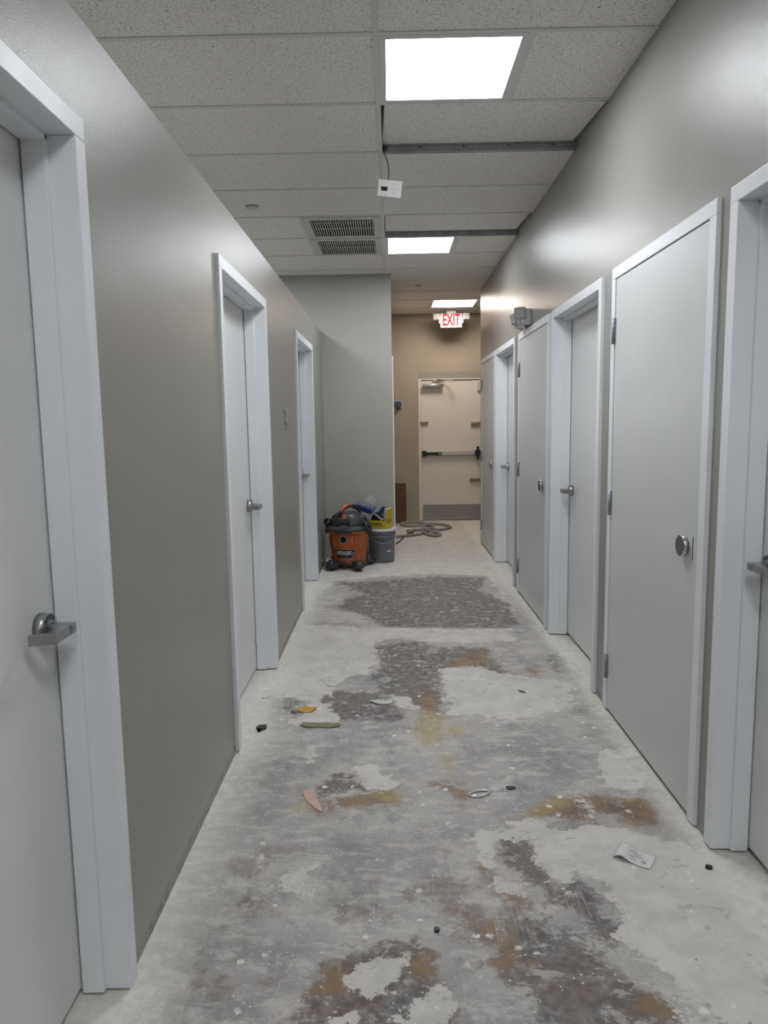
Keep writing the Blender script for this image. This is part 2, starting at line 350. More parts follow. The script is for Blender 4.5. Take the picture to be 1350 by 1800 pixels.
FLOOR={'light':[[(0.27,3.998),(0.455,4.04),(0.614,3.892),(0.811,3.84),(0.946,3.748),(0.897,3.435),(0.726,3.301),(0.507,3.293),(0.266,3.347),(0.263,3.686)],[(0.88,2.937),(1.016,2.944),(0.989,2.806),(0.992,2.733),(0.925,2.592),(0.823,2.59),(0.827,2.714),(0.838,2.834)],[(-0.653,4.943),(-0.047,4.831),(0.809,4.766),(0.78,4.486),(0.249,4.483),(-0.008,4.592),(-0.136,4.439),(-0.094,4.11),(-0.169,3.873),(-0.297,3.877),(-0.385,3.472),(-0.516,3.59),(-0.771,3.677),(-0.787,4.525)],[(-0.091,1.735),(-0.061,1.751),(-0.015,1.771),(0.018,1.734),(0.011,1.69),(-0.016,1.647),(-0.058,1.608),(-0.094,1.621),(-0.114,1.667)],[(-0.016,1.488),(0.026,1.585),(0.106,1.646),(0.148,1.628),(0.128,1.487)],[(-0.158,1.544),(-0.14,1.569),(-0.099,1.577),(-0.1,1.536)],[(-0.353,2.084),(-0.325,2.141),(-0.267,2.149),(-0.264,2.055),(-0.269,1.975),(-0.3,2.015),(-0.358,2.056)],[(0.263,2.335),(0.495,2.41),(0.573,2.354),(0.721,2.351),(0.846,2.315),(1.023,2.229),(1.139,2.022),(0.879,1.528),(0.693,1.53),(0.693,1.632),(0.672,1.727),(0.609,1.811),(0.662,1.926),(0.626,2.029),(0.561,2.114),(0.506,2.031),(0.472,2.115),(0.454,2.304),(0.354,2.289),(0.315,2.147),(0.376,2.032),(0.384,1.98),(0.316,2.033),(0.267,2.209)],[(-0.526,3.255),(-0.443,3.474),(-0.33,3.508),(-0.277,3.262),(-0.417,3.252)],[(-0.177,2.806),(-0.107,2.83),(-0.013,2.708),(-0.013,2.641),(-0.124,2.643)],[(-0.402,3.011),(-0.351,3.004),(-0.36,2.86),(-0.383,2.871)],[(-0.759,7.337),(0.004,8.98),(0.087,10.002),(0.363,10.329),(1.267,10.356),(1.036,8.249),(1.037,6.78),(0.997,5.75),(0.89,5.659),(0.861,6.482),(0.425,6.61),(0.05,6.533),(-0.468,6.371),(-0.669,5.841),(-0.626,5.059),(-0.75,4.779),(-0.777,5.948)],[(-0.01,3.598),(0.078,3.572),(0.115,3.386),(0.017,3.424)],[(0.678,2.555),(0.698,2.55),(0.696,2.482),(0.735,2.435),(0.706,2.406),(0.674,2.436)],[(-0.453,2.188),(-0.435,2.194),(-0.427,2.119),(-0.446,2.122)],[(0.172,1.732),(0.197,1.722),(0.197,1.688),(0.173,1.693)],[(1.219,3.739),(1.085,3.922),(1.125,4.332),(1.148,4.569),(1.065,4.701),(1.116,5.647),(1.054,5.558),(0.992,4.453),(1.037,4.12)]],'dark':[[(-0.46,6.255),(0.049,6.387),(0.415,6.461),(0.826,6.411),(0.732,5.864),(0.861,5.478),(0.881,4.845),(0.66,4.814),(0.424,4.81),(-0.047,4.859),(-0.128,4.962),(-0.218,5.195),(-0.421,5.369),(-0.417,5.635),(-0.241,5.818)],[(-0.136,4.439),(0.029,4.516),(0.214,4.521),(0.256,4.309),(0.295,4.364),(0.562,4.354),(0.575,4.189),(0.637,3.938),(0.56,3.849),(0.499,3.99),(0.373,4.043),(0.283,3.95),(0.239,3.771),(0.239,3.348),(0.129,3.386),(0.076,3.496),(0.019,3.574),(-0.168,3.828),(-0.137,3.872),(-0.059,4.01),(-0.079,4.267)],[(-0.411,3.587),(-0.283,3.662),(-0.161,3.658),(0.018,3.461),(0.072,3.353),(-0.011,3.242),(-0.257,3.294),(-0.378,3.4)],[(-0.239,1.537),(-0.209,1.64),(-0.191,1.677),(-0.151,1.735),(-0.092,1.776),(0.001,1.818),(0.062,1.774),(0.089,1.713),(0.1,1.655),(0.141,1.637),(0.172,1.534),(0.219,1.486),(-0.185,1.474)],[(0.335,2.289),(0.4,2.332),(0.448,2.27),(0.454,2.115),(0.48,2.031),(0.55,2.071),(0.609,2.029),(0.604,1.927),(0.643,1.867),(0.617,1.811),(0.538,1.834),(0.514,1.928),(0.448,2.005),(0.404,2.087),(0.342,2.208)],[(0.892,1.973),(0.94,1.998),(0.985,1.985),(0.983,1.947),(0.945,1.918),(0.887,1.916)],[(0.984,4.337),(1.063,4.224),(1.085,3.922),(1.018,3.789),(0.952,3.974),(0.903,4.125)],[(0.325,1.882),(0.432,1.929),(0.49,1.835),(0.538,1.728),(0.609,1.633),(0.622,1.483),(0.389,1.485),(0.319,1.6),(0.267,1.711)],[(-0.658,3.555),(-0.545,3.591),(-0.476,3.512),(-0.548,3.405),(-0.662,3.408)],[(-0.244,2.76),(-0.162,2.734),(-0.124,2.643),(-0.212,2.631),(-0.296,2.582),(-0.273,2.69)],[(0.599,2.188),(0.637,2.194),(0.654,2.157),(0.625,2.119),(0.596,2.143)]],'rust':[[(0.414,2.411),(0.489,2.486),(0.633,2.564),(0.686,2.605),(0.792,2.594),(0.825,2.56),(0.931,2.558),(0.971,2.439),(0.969,2.33),(0.839,2.35),(0.736,2.405),(0.704,2.362),(0.666,2.37),(0.571,2.39),(0.495,2.41)],[(-0.211,2.614),(-0.079,2.629),(0.009,2.64),(0.03,2.576),(0.008,2.495),(-0.076,2.488),(-0.202,2.483),(-0.326,2.462),(-0.329,2.582)],[(0.145,2.682),(0.215,2.712),(0.257,2.68),(0.292,2.592),(0.282,2.509),(0.217,2.491),(0.205,2.593),(0.12,2.638)],[(0.233,2.148),(0.3,2.177),(0.328,2.117),(0.364,2.06),(0.4,1.979),(0.397,1.917),(0.345,1.906),(0.304,1.955),(0.285,2.061),(0.246,2.104)],[(0.107,3.571),(0.231,3.905),(0.374,4.25),(0.554,4.298),(0.587,4.036),(0.453,4.021),(0.299,3.949),(0.22,3.729),(0.211,3.349),(0.127,3.331)],[(0.544,4.087),(0.62,4.034),(0.622,3.883),(0.531,3.868)],[(0.767,4.029),(0.814,3.932),(0.799,3.753),(0.74,3.798)],[(0.148,1.712),(0.212,1.752),(0.259,1.762),(0.361,1.74),(0.37,1.71),(0.292,1.688),(0.219,1.688)],[(0.456,1.979),(0.497,1.994),(0.489,1.948),(0.455,1.943)],[(0.564,1.67),(0.631,1.614),(0.633,1.546),(0.56,1.531)],[(-0.223,1.64),(-0.206,1.677),(-0.151,1.735),(-0.117,1.715),(-0.129,1.621),(-0.197,1.595)],[(0.136,1.957),(0.226,2.008),(0.25,1.931),(0.314,1.814),(0.261,1.772),(0.155,1.794)],[(-0.0,1.754),(0.076,1.753),(0.101,1.674),(0.07,1.637),(0.02,1.656)]],'yellow':[[(0.093,3.305),(0.145,3.421),(0.252,3.348),(0.222,3.018),(0.113,2.999),(0.09,3.067)],[(0.178,2.926),(0.254,2.898),(0.247,2.822),(0.226,2.712),(0.206,2.75),(0.19,2.848)],[(0.405,2.419),(0.516,2.517),(0.635,2.572),(0.65,2.503),(0.513,2.402)],[(-0.399,2.463),(-0.377,2.534),(-0.322,2.521),(-0.286,2.48)],[(0.245,3.248),(0.351,3.232),(0.324,3.109),(0.23,3.064)],[(-0.1,2.586),(0.009,2.618),(0.035,2.575),(-0.013,2.515)]]}
# ------------------------------------------------------------------ floor
def sdf(P, poly):
    poly = np.array(poly, float); n = len(poly); d = np.full(len(P), 1e9); ins = np.zeros(len(P), bool)
    for i in range(n):
        a, b = poly[i], poly[(i+1) % n]; e = b-a; w_ = P-a
        t = np.clip((w_@e)/max(e@e,1e-12), 0, 1); d = np.minimum(d, np.hypot(*(w_-t[:,None]*e).T))
        c = ((a[1] > P[:,1]) != (b[1] > P[:,1])) & (P[:,0] < (b[0]-a[0])*(P[:,1]-a[1])/((b[1]-a[1]) or 1e-9)+a[0])
        ins ^= c
    return np.where(ins, d, -d)
xs = np.unique(np.round(np.concatenate([[-3.1, -2.2,-1.4], np.arange(-.80, 1.2, .02), [1.6, 2.6]]), 4))
ys = np.unique(np.round(np.concatenate([[YB, -2, 0, .8], np.arange(1.2, 10.3, .025), [10.3]]), 4))
X, Y = np.meshgrid(xs, ys); pts = np.stack([X.ravel(), Y.ravel()], 1); nx, ny = len(xs), len(ys)
me = bpy.data.meshes.new('floor')
idx = np.arange(nx*ny).reshape(ny, nx)
me.from_pydata([(x,y,0) for x,y in pts.tolist()], [], np.stack([idx[:-1,:-1].ravel(), idx[:-1,1:].ravel(), idx[1:,1:].ravel(), idx[1:,:-1].ravel()],1).tolist())
for k, polys in FLOOR.items():
    v = np.max([sdf(pts, q) for q in polys], axis=0)
    at = me.attributes.new(k, 'FLOAT', 'POINT'); at.data.foreach_set('value', v.astype(np.float32))
dl = pts[:,0]-XL; dr = XR-pts[:,0]
dust = np.maximum(1-dl/.20, 1-dr/.13)
at = me.attributes.new('dust', 'FLOAT', 'POINT'); at.data.foreach_set('value', dust.astype(np.float32))
me.materials.append(m_floor)
floor = bpy.data.objects.new('floor', me); C.objects.link(floor)
tag(floor, 'scraped grey concrete floor with dark adhesive and plaster patches', 'floor', kind='structure')

# ------------------------------------------------------------------ doors: where the openings are (outer edges of the frames)
DH = 2.096
LEFT = [(.61, 1.69), (2.955, 4.06), (5.325, 6.415)]
RIGHT = [(1.19, 2.26), (2.35, 3.418), (3.585, 4.676), (4.752, 5.858), (6.038, 7.152), (7.20, 8.25)]

def wall_y(name, x0, x1, ya, yb, top, holes, mat, label):
    """wall along y with door holes"""
    b = MB(); y = ya
    for h0, h1 in holes:
        h0 += .01; h1 -= .01; zt = DH-.01
        b.box((x0,y,0),(x1,h0,top)); b.box((x0,h0,zt),(x1,h1,top)); y = h1
    b.box((x0,y,0),(x1,yb,top))
    bmesh.ops.remove_doubles(b.bm, verts=b.bm.verts[:], dist=1e-5)
    o = b.build(name, mat, recalc=False)
    return tag(o, label, 'wall', kind='structure')
wall_y('wall_left', XL, XL-.12, YB, YP, HL, LEFT, m_wall, 'low greige partition wall on the left with three recessed white doors')
wall_y('wall_right', XR, XR+.14, YB, YR, 3.3, RIGHT, m_wall, 'long greige wall on the right with six white doors')
b = MB(); b.box((-3.1,YP,0),(.022,YP+.12,HC+.01))
tag(b.build('wall_partition', m_wall_dull), 'grey green wall facing the viewer behind the vacuum', 'wall', kind='structure')
b = MB()                                               # its return, with an open doorway
for q in (((.022,YP+.12,0),(-.10,7.56,HC+.01)), ((.022,7.56,2.08),(-.10,8.86,HC+.01)), ((.022,8.86,0),(-.10,YF,HC+.01))): b.box(*q)
tag(b.build('wall_return', m_wall_warm), 'short side wall running back to the exit wall, mostly hidden', 'wall', kind='structure')
b = MB(); EX0, EX1 = .395, 1.335                       # exit wall with the exit-door opening
b.box((-3.1,YF,0),(EX0,YF+.2,3.3)); b.box((EX1,YF,0),(2.6,YF+.2,3.3)); b.box((EX0,YF,2.105),(EX1,YF+.2,3.3))
tag(b.build('wall_far', m_wall_warm), 'tan end wall, partly tinted for the warm light, above and beside the cream exit door', 'wall', kind='structure')
b = MB(); b.box((-3.2,YB-.1,0),(2.7,YB,3.3)); tag(b.build('wall_back', m_wall_dull), 'wall closing the corridor behind the viewer', 'wall', kind='structure')
b = MB(); b.box((-3.2,YB,0),(-3.1,YF,3.3)); tag(b.build('wall_left_blocker', m_wall_dull), 'unseen wall closing the rooms beyond the left partition, added to block world light', 'wall', kind='structure')  # unseen wall, added to keep the world light out
b = MB(); b.box((2.6,YB,0),(2.7,YF+.2,3.3)); tag(b.build('wall_right_outer', m_wall_dull), 'outer wall beyond the right hand rooms', 'wall', kind='structure')

# ------------------------------------------------------------------ ceiling: tiles, grid; holes for lights, grilles and the two lifted tiles
colx = [XT-3*1.2192, XT-2*1.2192, XT-1.2192, XT, XT+1.2192, XT+2*1.2192+.5]
rows = range(-12, 13)
tl = MB(); gr = MB()
def row(k): return ROW0+TILE*k
LX0, LX1 = -3.1, 2.6
def tile(x0, x1, y0, y1, z=HC+.004):
    x0 = max(x0, LX0); x1 = min(x1, LX1); y0 = max(y0, YB); y1 = min(y1, YF)
    if x1-x0 > .02 and y1-y0 > .02: tl.box((x0+.004,y0+.004,z),(x1-.004,y1-.004,z+.014))
XM = XT+.6096
for k in rows:
    y0, y1 = row(k), row(k+1)
    for a_, c_ in zip(colx, colx[1:]):
        if abs(a_-XT) < .01:
            if k in (0, 5, -5, -10): tile(XM, c_, y0, y1); continue
            if k == 10: tile(a_, XM-.055, y0, y1); tile(XM-.055+.6096, c_, y0, y1); continue
            if k in (1, 4): continue
        if abs(c_-XT) < .01 and k in (4, 5): tile(a_, XT-.6096, y0, y1); continue
        if abs(c_-(XT-1.2192)) < .01 and k in (0, 5, -5): tile(a_, c_-.6096, y0, y1); continue
        tile(a_, c_, y0, y1)
for x in colx[1:-1]: gr.box((x-.012,YB,HC-.001),(x+.012,YF,HC+.004)); gr.box((x-.001,YB,HC+.004),(x+.001,YF,HC+.04))
for k in rows:
    y = row(k)
    if y < YB or y > YF: continue
    segs = [(LX0, LX1)]
    if k == 2 or k == 5: segs = [(LX0, XT)]             # tee missing where the steel channels show
    for a_, c_ in segs: gr.box((a_,y-.012,HC-.0005),(c_,y+.012,HC+.0045))
for k in (0,5,-5,-10): gr.box((XM-.012,row(k),HC-.0008),(XM+.012,row(k+1),HC+.0042))
gr.box((XM-.055-.012,row(10),HC-.0008),(XM-.055+.012,row(11),HC+.0042))
for k in (4,5): gr.box((XT-.6096-.012,row(k),HC-.0008),(XT-.6096+.012,row(k+1),HC+.0042))
ceil = tl.build('ceiling', m_tile, recalc=False)
tag(ceil, 'suspended ceiling of pale fissured acoustic tiles', 'ceiling', kind='structure')
gr.build('ceiling_grid', m_tee, ceil, recalc=False)
dk = MB(); dk.box((-3.2,YB,3.3),(2.7,YF+.2,3.36)); dk.build('roof_deck', m_void, ceil)

def lifted_tile(k, dz_far, rz, label, xo=0):
    t = MB(); W, D = 1.0778-.03, TILE-.012
    t.box((0,0,0),(W,D,.014)); o = t.build('ceiling_tile', m_tile)
    o.location = (XT+.030+xo, row(k)+.008, HC+.006); o.rotation_euler = (math.asin(dz_far/D), 0, rz)
    return tag(o, label, 'ceiling tile', 'tiles lifted out of the ceiling grid')
lifted_tile(1, .036, .028, 'ceiling tile sitting crooked just past the nearest light, black gap at its left')
lifted_tile(4, .036, 0, 'ceiling tile raised at its far edge just before the second light', -.012)
def channel(name, y, label, dense):
    h = .047; b_ = MB()
    b_.box((XT+.012,y-.004,HC),(XR-.002,y,HC+h)); b_.box((XT+.012,y,HC),(XR-.002,y+.03,HC+.003)); b_.box((XT+.012,y-.004,HC+h),(XR-.002,y+.03,HC+h+.003))
    o = b_.build(name, m_galv); hb = MB(); x = XT+.04; i = 0
    while x < XR-.02:
        if dense:
            hb.cyl((x,y-.0045,HC+.036),(x,y-.0035,HC+.036), .004, n=8)
            if i % 3 == 1: 
                for dx in (-.011,0,.011): hb.cyl((x+dx,y-.0045,HC+.022-abs(dx)*-.5-.008*(dx==0)),(x+dx,y-.0035,HC+.022-abs(dx)*-.5-.008*(dx==0)), .0035, n=8)
            x += .035
        else:
            if i % 7 == 5:
                hb.cyl((x,y-.0045,HC+.024),(x,y-.0035,HC+.024), .005, n=8); hb.cyl((x+.014,y-.0045,HC+.020),(x+.014,y-.0035,HC+.020), .004, n=8)
            x += .035
        i += 1
    if not dense: hb.box((XT+.012,y-.0046,HC+.030),(XR-.002,y-.0038,HC+.0315))
    hbo = hb.build('punched_holes', m_void, o); tag(hbo, kind='stuff') if dense else None
    return tag(o, label, 'steel channel', 'steel channels showing above the ceiling')
channel('steel_channel', row(2), 'plain grey steel channel across the ceiling above the hanging thermostat', False)
channel('steel_channel', row(5), 'perforated grey steel channel across the ceiling in front of the second light', True)

# ------------------------------------------------------------------ ceiling lights
def light(x0, y0, mat, label):
    w_ = .6096; r = empty('ceiling_light', (x0+w_/2, y0+w_/2, HC), 0, label, 'ceiling light', 'square ceiling light panels')
    f = MB(); h = w_/2-.012; t = .027
    for a_, b_ in (((-h,-h),(h,-h+t)), ((-h,h-t),(h,h)), ((-h,-h+t),(-h+t,h-t)), ((h-t,-h+t),(h,h-t))):
        f.box((*a_,-.002),(*b_,.03), .0015)
    f.build('frame', m_tee, r)
    l = MB(); l.box((-h+t,-h+t,.002),(h-t,h-t,.006)); l.build('lens', mat, r)
    return r
light(XT, row(0), m_panel, 'bright square light panel nearest to the viewer')
light(XT, row(5), m_panel, 'bright square light panel beside the two air grilles')
light(XM-.055, row(10), m_panel_w, 'warm light panel just in front of the exit sign')
for k in (0, 5, -5): light(XT-1.2192-.6096, row(k), m_panel, ('square light panel over the room beyond the %s left door' % {0:'nearest',5:'farthest',-5:'unseen'}[k]))
light(XT, row(-5), m_panel, 'square light panel above the viewer, out of frame')
light(XT, row(-10), m_panel, 'square light panel behind the viewer, out of frame')

# ------------------------------------------------------------------ return-air grilles
def grille(k, label):
    x0 = XT-.6096; r = empty('air_grille', (x0+.3048, row(k)+.3048, HC), 0, label, 'air grille', 'pair of slatted air grilles')
    f = MB(); o_ = .293; a_, b_ = .235, .232; cx = .015
    for q in (((-o_,-o_),(o_,-b_)), ((-o_,b_),(o_,o_)), ((-o_,-b_),(-a_+cx-.015,b_)), ((a_,-b_),(o_,b_))): f.box((*q[0],-.006),(*q[1],.002), .002)
    for sy in (-.12,.12): f.cyl((.268,sy,-.0075),(.268,sy,-.005), .005, n=10)
    f.build('frame', m_white_pl, r)
    s_ = MB(); nS = 26
    for i in range(nS):
        x = -a_ + (i+.5)*2*a_/nS
        Mx = Matrix.Translation((x,0,.004)) @ Matrix.Rotation(math.radians(-28),4,'Y')
        s_.box((-.0034,-b_,-.003),(.0034,b_,.006), M=Mx)
    for yy in (-.08,.08): s_.box((-a_,yy-.002,.012),(a_,yy+.002,.018))
    s_.build('louver_slats', m_white_pl, r)
    d = MB(); d.box((-.29,-.29,.06),(.29,.29,.064))
    d.box((-.29,-.29,.003),(-.285,.29,.06)); d.box((.285,-.29,.003),(.29,.29,.06)); d.build('duct_box', m_void, r)
grille(4, 'nearer of the two slatted white air grilles in the ceiling')
grille(5, 'farther of the two slatted air grilles, left of the second light')
for x, y, lb in ((-.93,5.133,'round white cover plate in the ceiling above the left partition'), (.326,8.10,'round white cover plate in the ceiling before the warm light')):
    q = MB(); q.lathe([(.0,-.012),(.034,-.012),(.040,-.009),(.041,0),(0,0)][::-1], 32, cap=False)
    o = q.build('sprinkler_cover', m_white_pl); o.location = (x,y,HC); tag(o, lb, 'sprinkler cover', 'flat round ceiling covers')

# ------------------------------------------------------------------ doors
m_disc = simple('brushed_disc_face', (.24,.24,.245), .38, .9, var=.1)
class Side:
    """local frame: u along the corridor (away from us), v out of the wall into the corridor"""
    def __init__(s, left): s.s = 1 if left else -1
    def p(s, u, v, z): return (s.s*v, u, z)
def sbox(mb, S, a, b, bev=0, mi=0): mb.box(S.p(*a), S.p(*b), bev, mi)

def lever(root, S, u, v, z, indicator=True):
    """round rose, neck out, arm toward the near side, return to the door"""
    h = MB(); h.cyl(S.p(u,v,z), S.p(u,v+.024,z), .034, n=40)
    es = [e for e in h.bm.edges if abs(e.calc_face_angle(0)) > 1]
    bmesh.ops.bevel(h.bm, geom=es, offset=.002, segments=2, affect='EDGES')
    o = h.build('lever_handle', m_nickel, root)
    a = MB()
    sbox(a, S, (u-.013,v+.022,z-.013),(u+.013,v+.078,z+.011), .003)
    P = [(u+.013,v+.076),(u+.013,v+.056),(u-.074,v+.054),(u-.088,v+.020),(u-.100,v+.024),(u-.086,v+.076)]
    q = [S.p(x,y,0)[:2] for x,y in P]
    M_ = Matrix.Translation((0,0,z))
    a.poly(q, -.012, .010, M=M_)
    es = [e for e in a.bm.edges if e.is_manifold and e.calc_face_angle(0) > .9]
    sc_ = S.p(u-.004, v+.0785, z)
    a.cyl(sc_, S.p(u-.004, v+.0795, z), .0035, n=12)
    a.build('lever_arm', m_nickel, o)
    if indicator:
        g = MB(); pts_ = []
        for r_, mi, dd in ((.0, 0, 0),):
            for i in range(9):
                t = math.radians(38 + i*104/8); pts_.append((t,))
        for i in range(8):
            t0, t1 = math.radians(35+i*110/8), math.radians(35+(i+1)*110/8)
            for (ra, rb, mi, vv) in ((.019,.031,0,.0245),(.0215,.0285,1,.0250)):
                if mi == 1 and i in (0,7): continue
                c4 = [S.p(u+math.cos(t)*r_, v+vv, z+math.sin(t)*r_) for t, r_ in ((t0,ra),(t0,rb),(t1,rb),(t1,ra))]
                d4 = [S.p(u+math.cos(t)*r_, v+.0238, z+math.sin(t)*r_) for t, r_ in ((t0,ra),(t0,rb),(t1,rb),(t1,ra))]
                vv_, ff = g.add(c4+d4, [(0,1,2,3),(0,4,5,1),(1,5,6,2),(2,6,7,3),(3,7,4,0)])
                for f_ in ff: f_.material_index = mi
        g.build('occupancy_indicator', [m_black, m_green], o)
m_green = simple('dull_green_indicator', (.035,.09,.075), .4)

def door(n, left, y0, y1, flush, label, ind=False):
    S = Side(left); W = y1-y0; fw = .05
    r = empty('door_%d' % n, (XL if left else XR, y0, 0), 0, label, 'door', kind='structure')
    f = MB(); zb = .007
    back = -.128 if left else -.148; face = .016
    for a_, b_ in ((0,fw),(W-fw,W)): sbox(f, S, (a_,back,zb),(b_,face,DH-fw), .0025)
    sbox(f, S, (0,back,DH-fw),(W,face,DH), .0025)
    if not flush:                                     # stop, a step proud of the jamb
        for a_, b_ in ((fw-.002,fw+.014),(W-fw-.014,W-fw+.002)): sbox(f, S, (a_,-.100,zb),(b_,-.046,DH-fw), .003)
        sbox(f, S, (fw,-.100,DH-fw-.014),(W-fw,-.046,DH-fw+.002), .003)
        lv = -.104
    else:
        for a_, b_ in ((fw-.002,fw+.014),(W-fw-.014,W-fw+.002)): sbox(f, S, (a_,-.10,zb),(b_,-.04,DH-fw))
        sbox(f, S, (fw,-.10,DH-fw-.014),(W-fw,-.04,DH-fw+.002))
        lv = .011
    f.build('door_frame', m_trim, r)
    g = .0035; l = MB()
    sbox(l, S, (fw+g,lv-.042,.021),(W-fw-g,lv,DH-fw-g), .0012)
    l.build('door_leaf', m_leaf_grey if flush else m_leaf, r)
    zc = .968
    if flush:
        u = .151 if n == 5 else .16
        d = MB(); d.lathe([(.0,0),(.030,0),(.030,.008),(.0385,.010),(.0395,.013),(.0395,.020),(.037,.0225),(.034,.0215),(0,.0205)], 48, cap=False,
                          M=Matrix.Translation(S.p(u,lv,zc)) @ Matrix.Rotation(PI/2*S.s,4,'Y'))
        dp = d.build('disc_pull', m_chrome, r)
        d = MB(); d.cyl(S.p(u,lv+.019,zc), S.p(u,lv+.0222,zc), .0345, n=40); d.build('disc_face', m_disc, dp)
        d = MB(); sbox(d, S, (.091,lv-.001,zc-.042),(.0955,lv+.0008,zc+.040)); d.build('latch_slot', m_void, r)
        for z in (.17,.965,1.755):
            h = MB(); uu = W-fw-g/2
            h.cyl(S.p(uu,face+.004,z), S.p(uu,face+.004,z+.115), .0075, n=16)
            sbox(h, S, (uu-.006,lv-.02,z+.001),(uu+.006,face+.004,z+.114))
            sbox(h, S, (uu,face-.001,z+.002),(uu+.034,face+.0012,z+.113))
            sbox(h, S, (uu-.012,lv-.001,z+.002),(uu,lv+.0015,z+.113))
            ho = h.build('hinge', m_galv, r)
            k = MB()
            for zz in (.022,.046,.069,.092): k.cyl(S.p(uu,face+.004,z+zz-.0008), S.p(uu,face+.004,z+zz+.0008), .0078, n=16)
            for za, zb2 in ((.002,.018),(.05,.066),(.094,.112)): sbox(k, S, (uu+.0085,face+.0008,z+za),(uu+.0115,face+.0016,z+zb2))
            k.build('knuckle_joints', m_void, ho)
    else:
        lever(r, S, W-fw-.014-.066, lv, zc, ind)
    return r
door(1, True, *LEFT[0], False, 'recessed white door nearest on the left with a lever handle', True)
door(2, True, *LEFT[1], False, 'recessed white door in the middle of the left wall')
door(3, True, *LEFT[2], False, 'recessed white door farthest along the left wall, nearest the vacuum')
door(4, False, *RIGHT[0], False, 'recessed white door cut by the right edge of the photo', True)
door(5, False, *RIGHT[1], True, 'largest flush grey white door on the right with a round steel disc')
door(6, False, *RIGHT[2], False, 'recessed door on the right between two flush disc doors, nearer one')
door(7, False, *RIGHT[3], True, 'flush disc door on the right beneath the twin head emergency lamp')
door(8, False, *RIGHT[4], False, 'narrow looking recessed door on the right near the far end')
door(9, False, *RIGHT[5], True, 'farthest flush door on the right at the end of the wall')
# open doorway in the return wall behind the bucket
r = empty('door_10', (.022,7.50,0), 0, 'cream edge of the doorway frame at the end of the facing wall', 'door frame', kind='structure')
f = MB()
for a_, b_ in ((0,.06),(1.36,1.42)): f.box((-.13,a_,.003),(.014,b_,2.09), .002)
f.box((-.13,.06,2.03),(.014,1.36,2.09), .002); f.build('door_frame', m_cream_tr, r)

# ------------------------------------------------------------------ exit door
r = empty('door_11', ((EX0+EX1)/2, YF, 0), 0, 'cream exit door with a black and silver push bar', 'door', kind='structure')
hw = (EX1-EX0)/2; f = MB()
for s_ in (-1,1): f.box((s_*hw,-.006,0),(s_*(hw-.038),.14,2.01), .002)
f.box((-hw,-.004,1.998),(hw,.14,2.012), .002); f.build('door_frame', m_cream_tr, r)
f = MB(); f.box((-hw,.0,2.012),(hw,.12,2.105), .002); f.build('header_panel', m_head, r)
f = MB(); lw = hw-.041; f.box((-lw,.016,.02),(lw,.06,1.992), .002); f.build('door_leaf', m_cream, r)
f = MB(); f.box((-hw,-.01,0),(hw,.14,.012), .002); f.build('threshold', m_steel, r)
f = MB(); f.box((-lw+.01,.0145,.03),(lw-.01,.0165,.232)); f.build('kick_plate', m_steel, r)
X0 = -(EX0+EX1)/2        # so that x measured in the room can be used
def Xr(x): return x+X0
bar = MB(); bar.box((Xr(.452),-.034,.942),(Xr(1.19),.018,.998), .006); bar = bar.build('push_bar', m_alu, r)
f = MB(); f.box((Xr(.44),-.040,.925),(Xr(.505),.016,1.005), .008); f.build('end_cap', m_black, bar)
f = MB(); f.box((Xr(.50),-.036,.942),(Xr(.72),-.002,.985), .004); f.build('bar_cover', m_black, bar)
f = MB(); f.cyl((Xr(.695),-.0375,.963),(Xr(.695),-.035,.963), .012, n=20); f.build('cylinder_lock', m_white_pl, bar)
f = MB(); f.box((Xr(1.19),-.05,.92),(Xr(1.262),.016,1.01), .01); f.box((Xr(1.215),-.045,.87),(Xr(1.248),.016,1.06), .012); f.build('latch_case', m_black, bar)
f = MB(); f.cyl((Xr(.45),-.045,1.918),(Xr(.74),-.045,1.918), .031, n=24); f.box((Xr(.47),-.045,1.905),(Xr(.72),.018,1.94), .004)
cl = f.build('door_closer', m_alu, r)
f = MB(); f.box((Xr(.588),-.07,1.945),(Xr(.645),-.02,1.99), .003); f.build('arm_bracket', m_brass, cl)
f = MB()
f.tube([(Xr(.61),-.05,1.955),(Xr(.70),-.10,1.965),(Xr(.905),-.17,1.975)], .008); f.tube([(Xr(.905),-.17,1.975),(Xr(.80),-.06,1.985),(Xr(.66),.0,2.0)], .007); f.build('closer_arm', m_steel, cl)
for xa, xb, za, zb_, nm in ((.415,.528,1.378,1.418,'hasp'),(1.135,1.29,1.345,1.405,'surface_bolt'),(1.12,1.29,.555,.61,'surface_bolt')):
    f = MB(); f.box((Xr(xa),-.008,za),(Xr(xb),.016,(za+zb_)/2+.004), .002); f.cyl((Xr(xa),-.014,zb_-.012),(Xr(xb),-.014,zb_-.012), .007, n=12)
    for q in (.2,.5,.8): f.box((Xr(xa+(xb-xa)*q-.006),-.022,za+.004),(Xr(xa+(xb-xa)*q+.006),.016,zb_), .002)
    f.build(nm, m_brass, r)
f = MB(); f.cyl((Xr(.81),.012,1.452),(Xr(.81),.0155,1.452), .007, n=14); f.build('peephole', m_brass, r)
f = MB(); f.poly([(Xr(1.225),-.02),(Xr(1.275),-.02),(Xr(1.275),.016),(Xr(1.225),.016)], 1.84, 1.96); f.build('corner_bracket', m_white_pl, r)

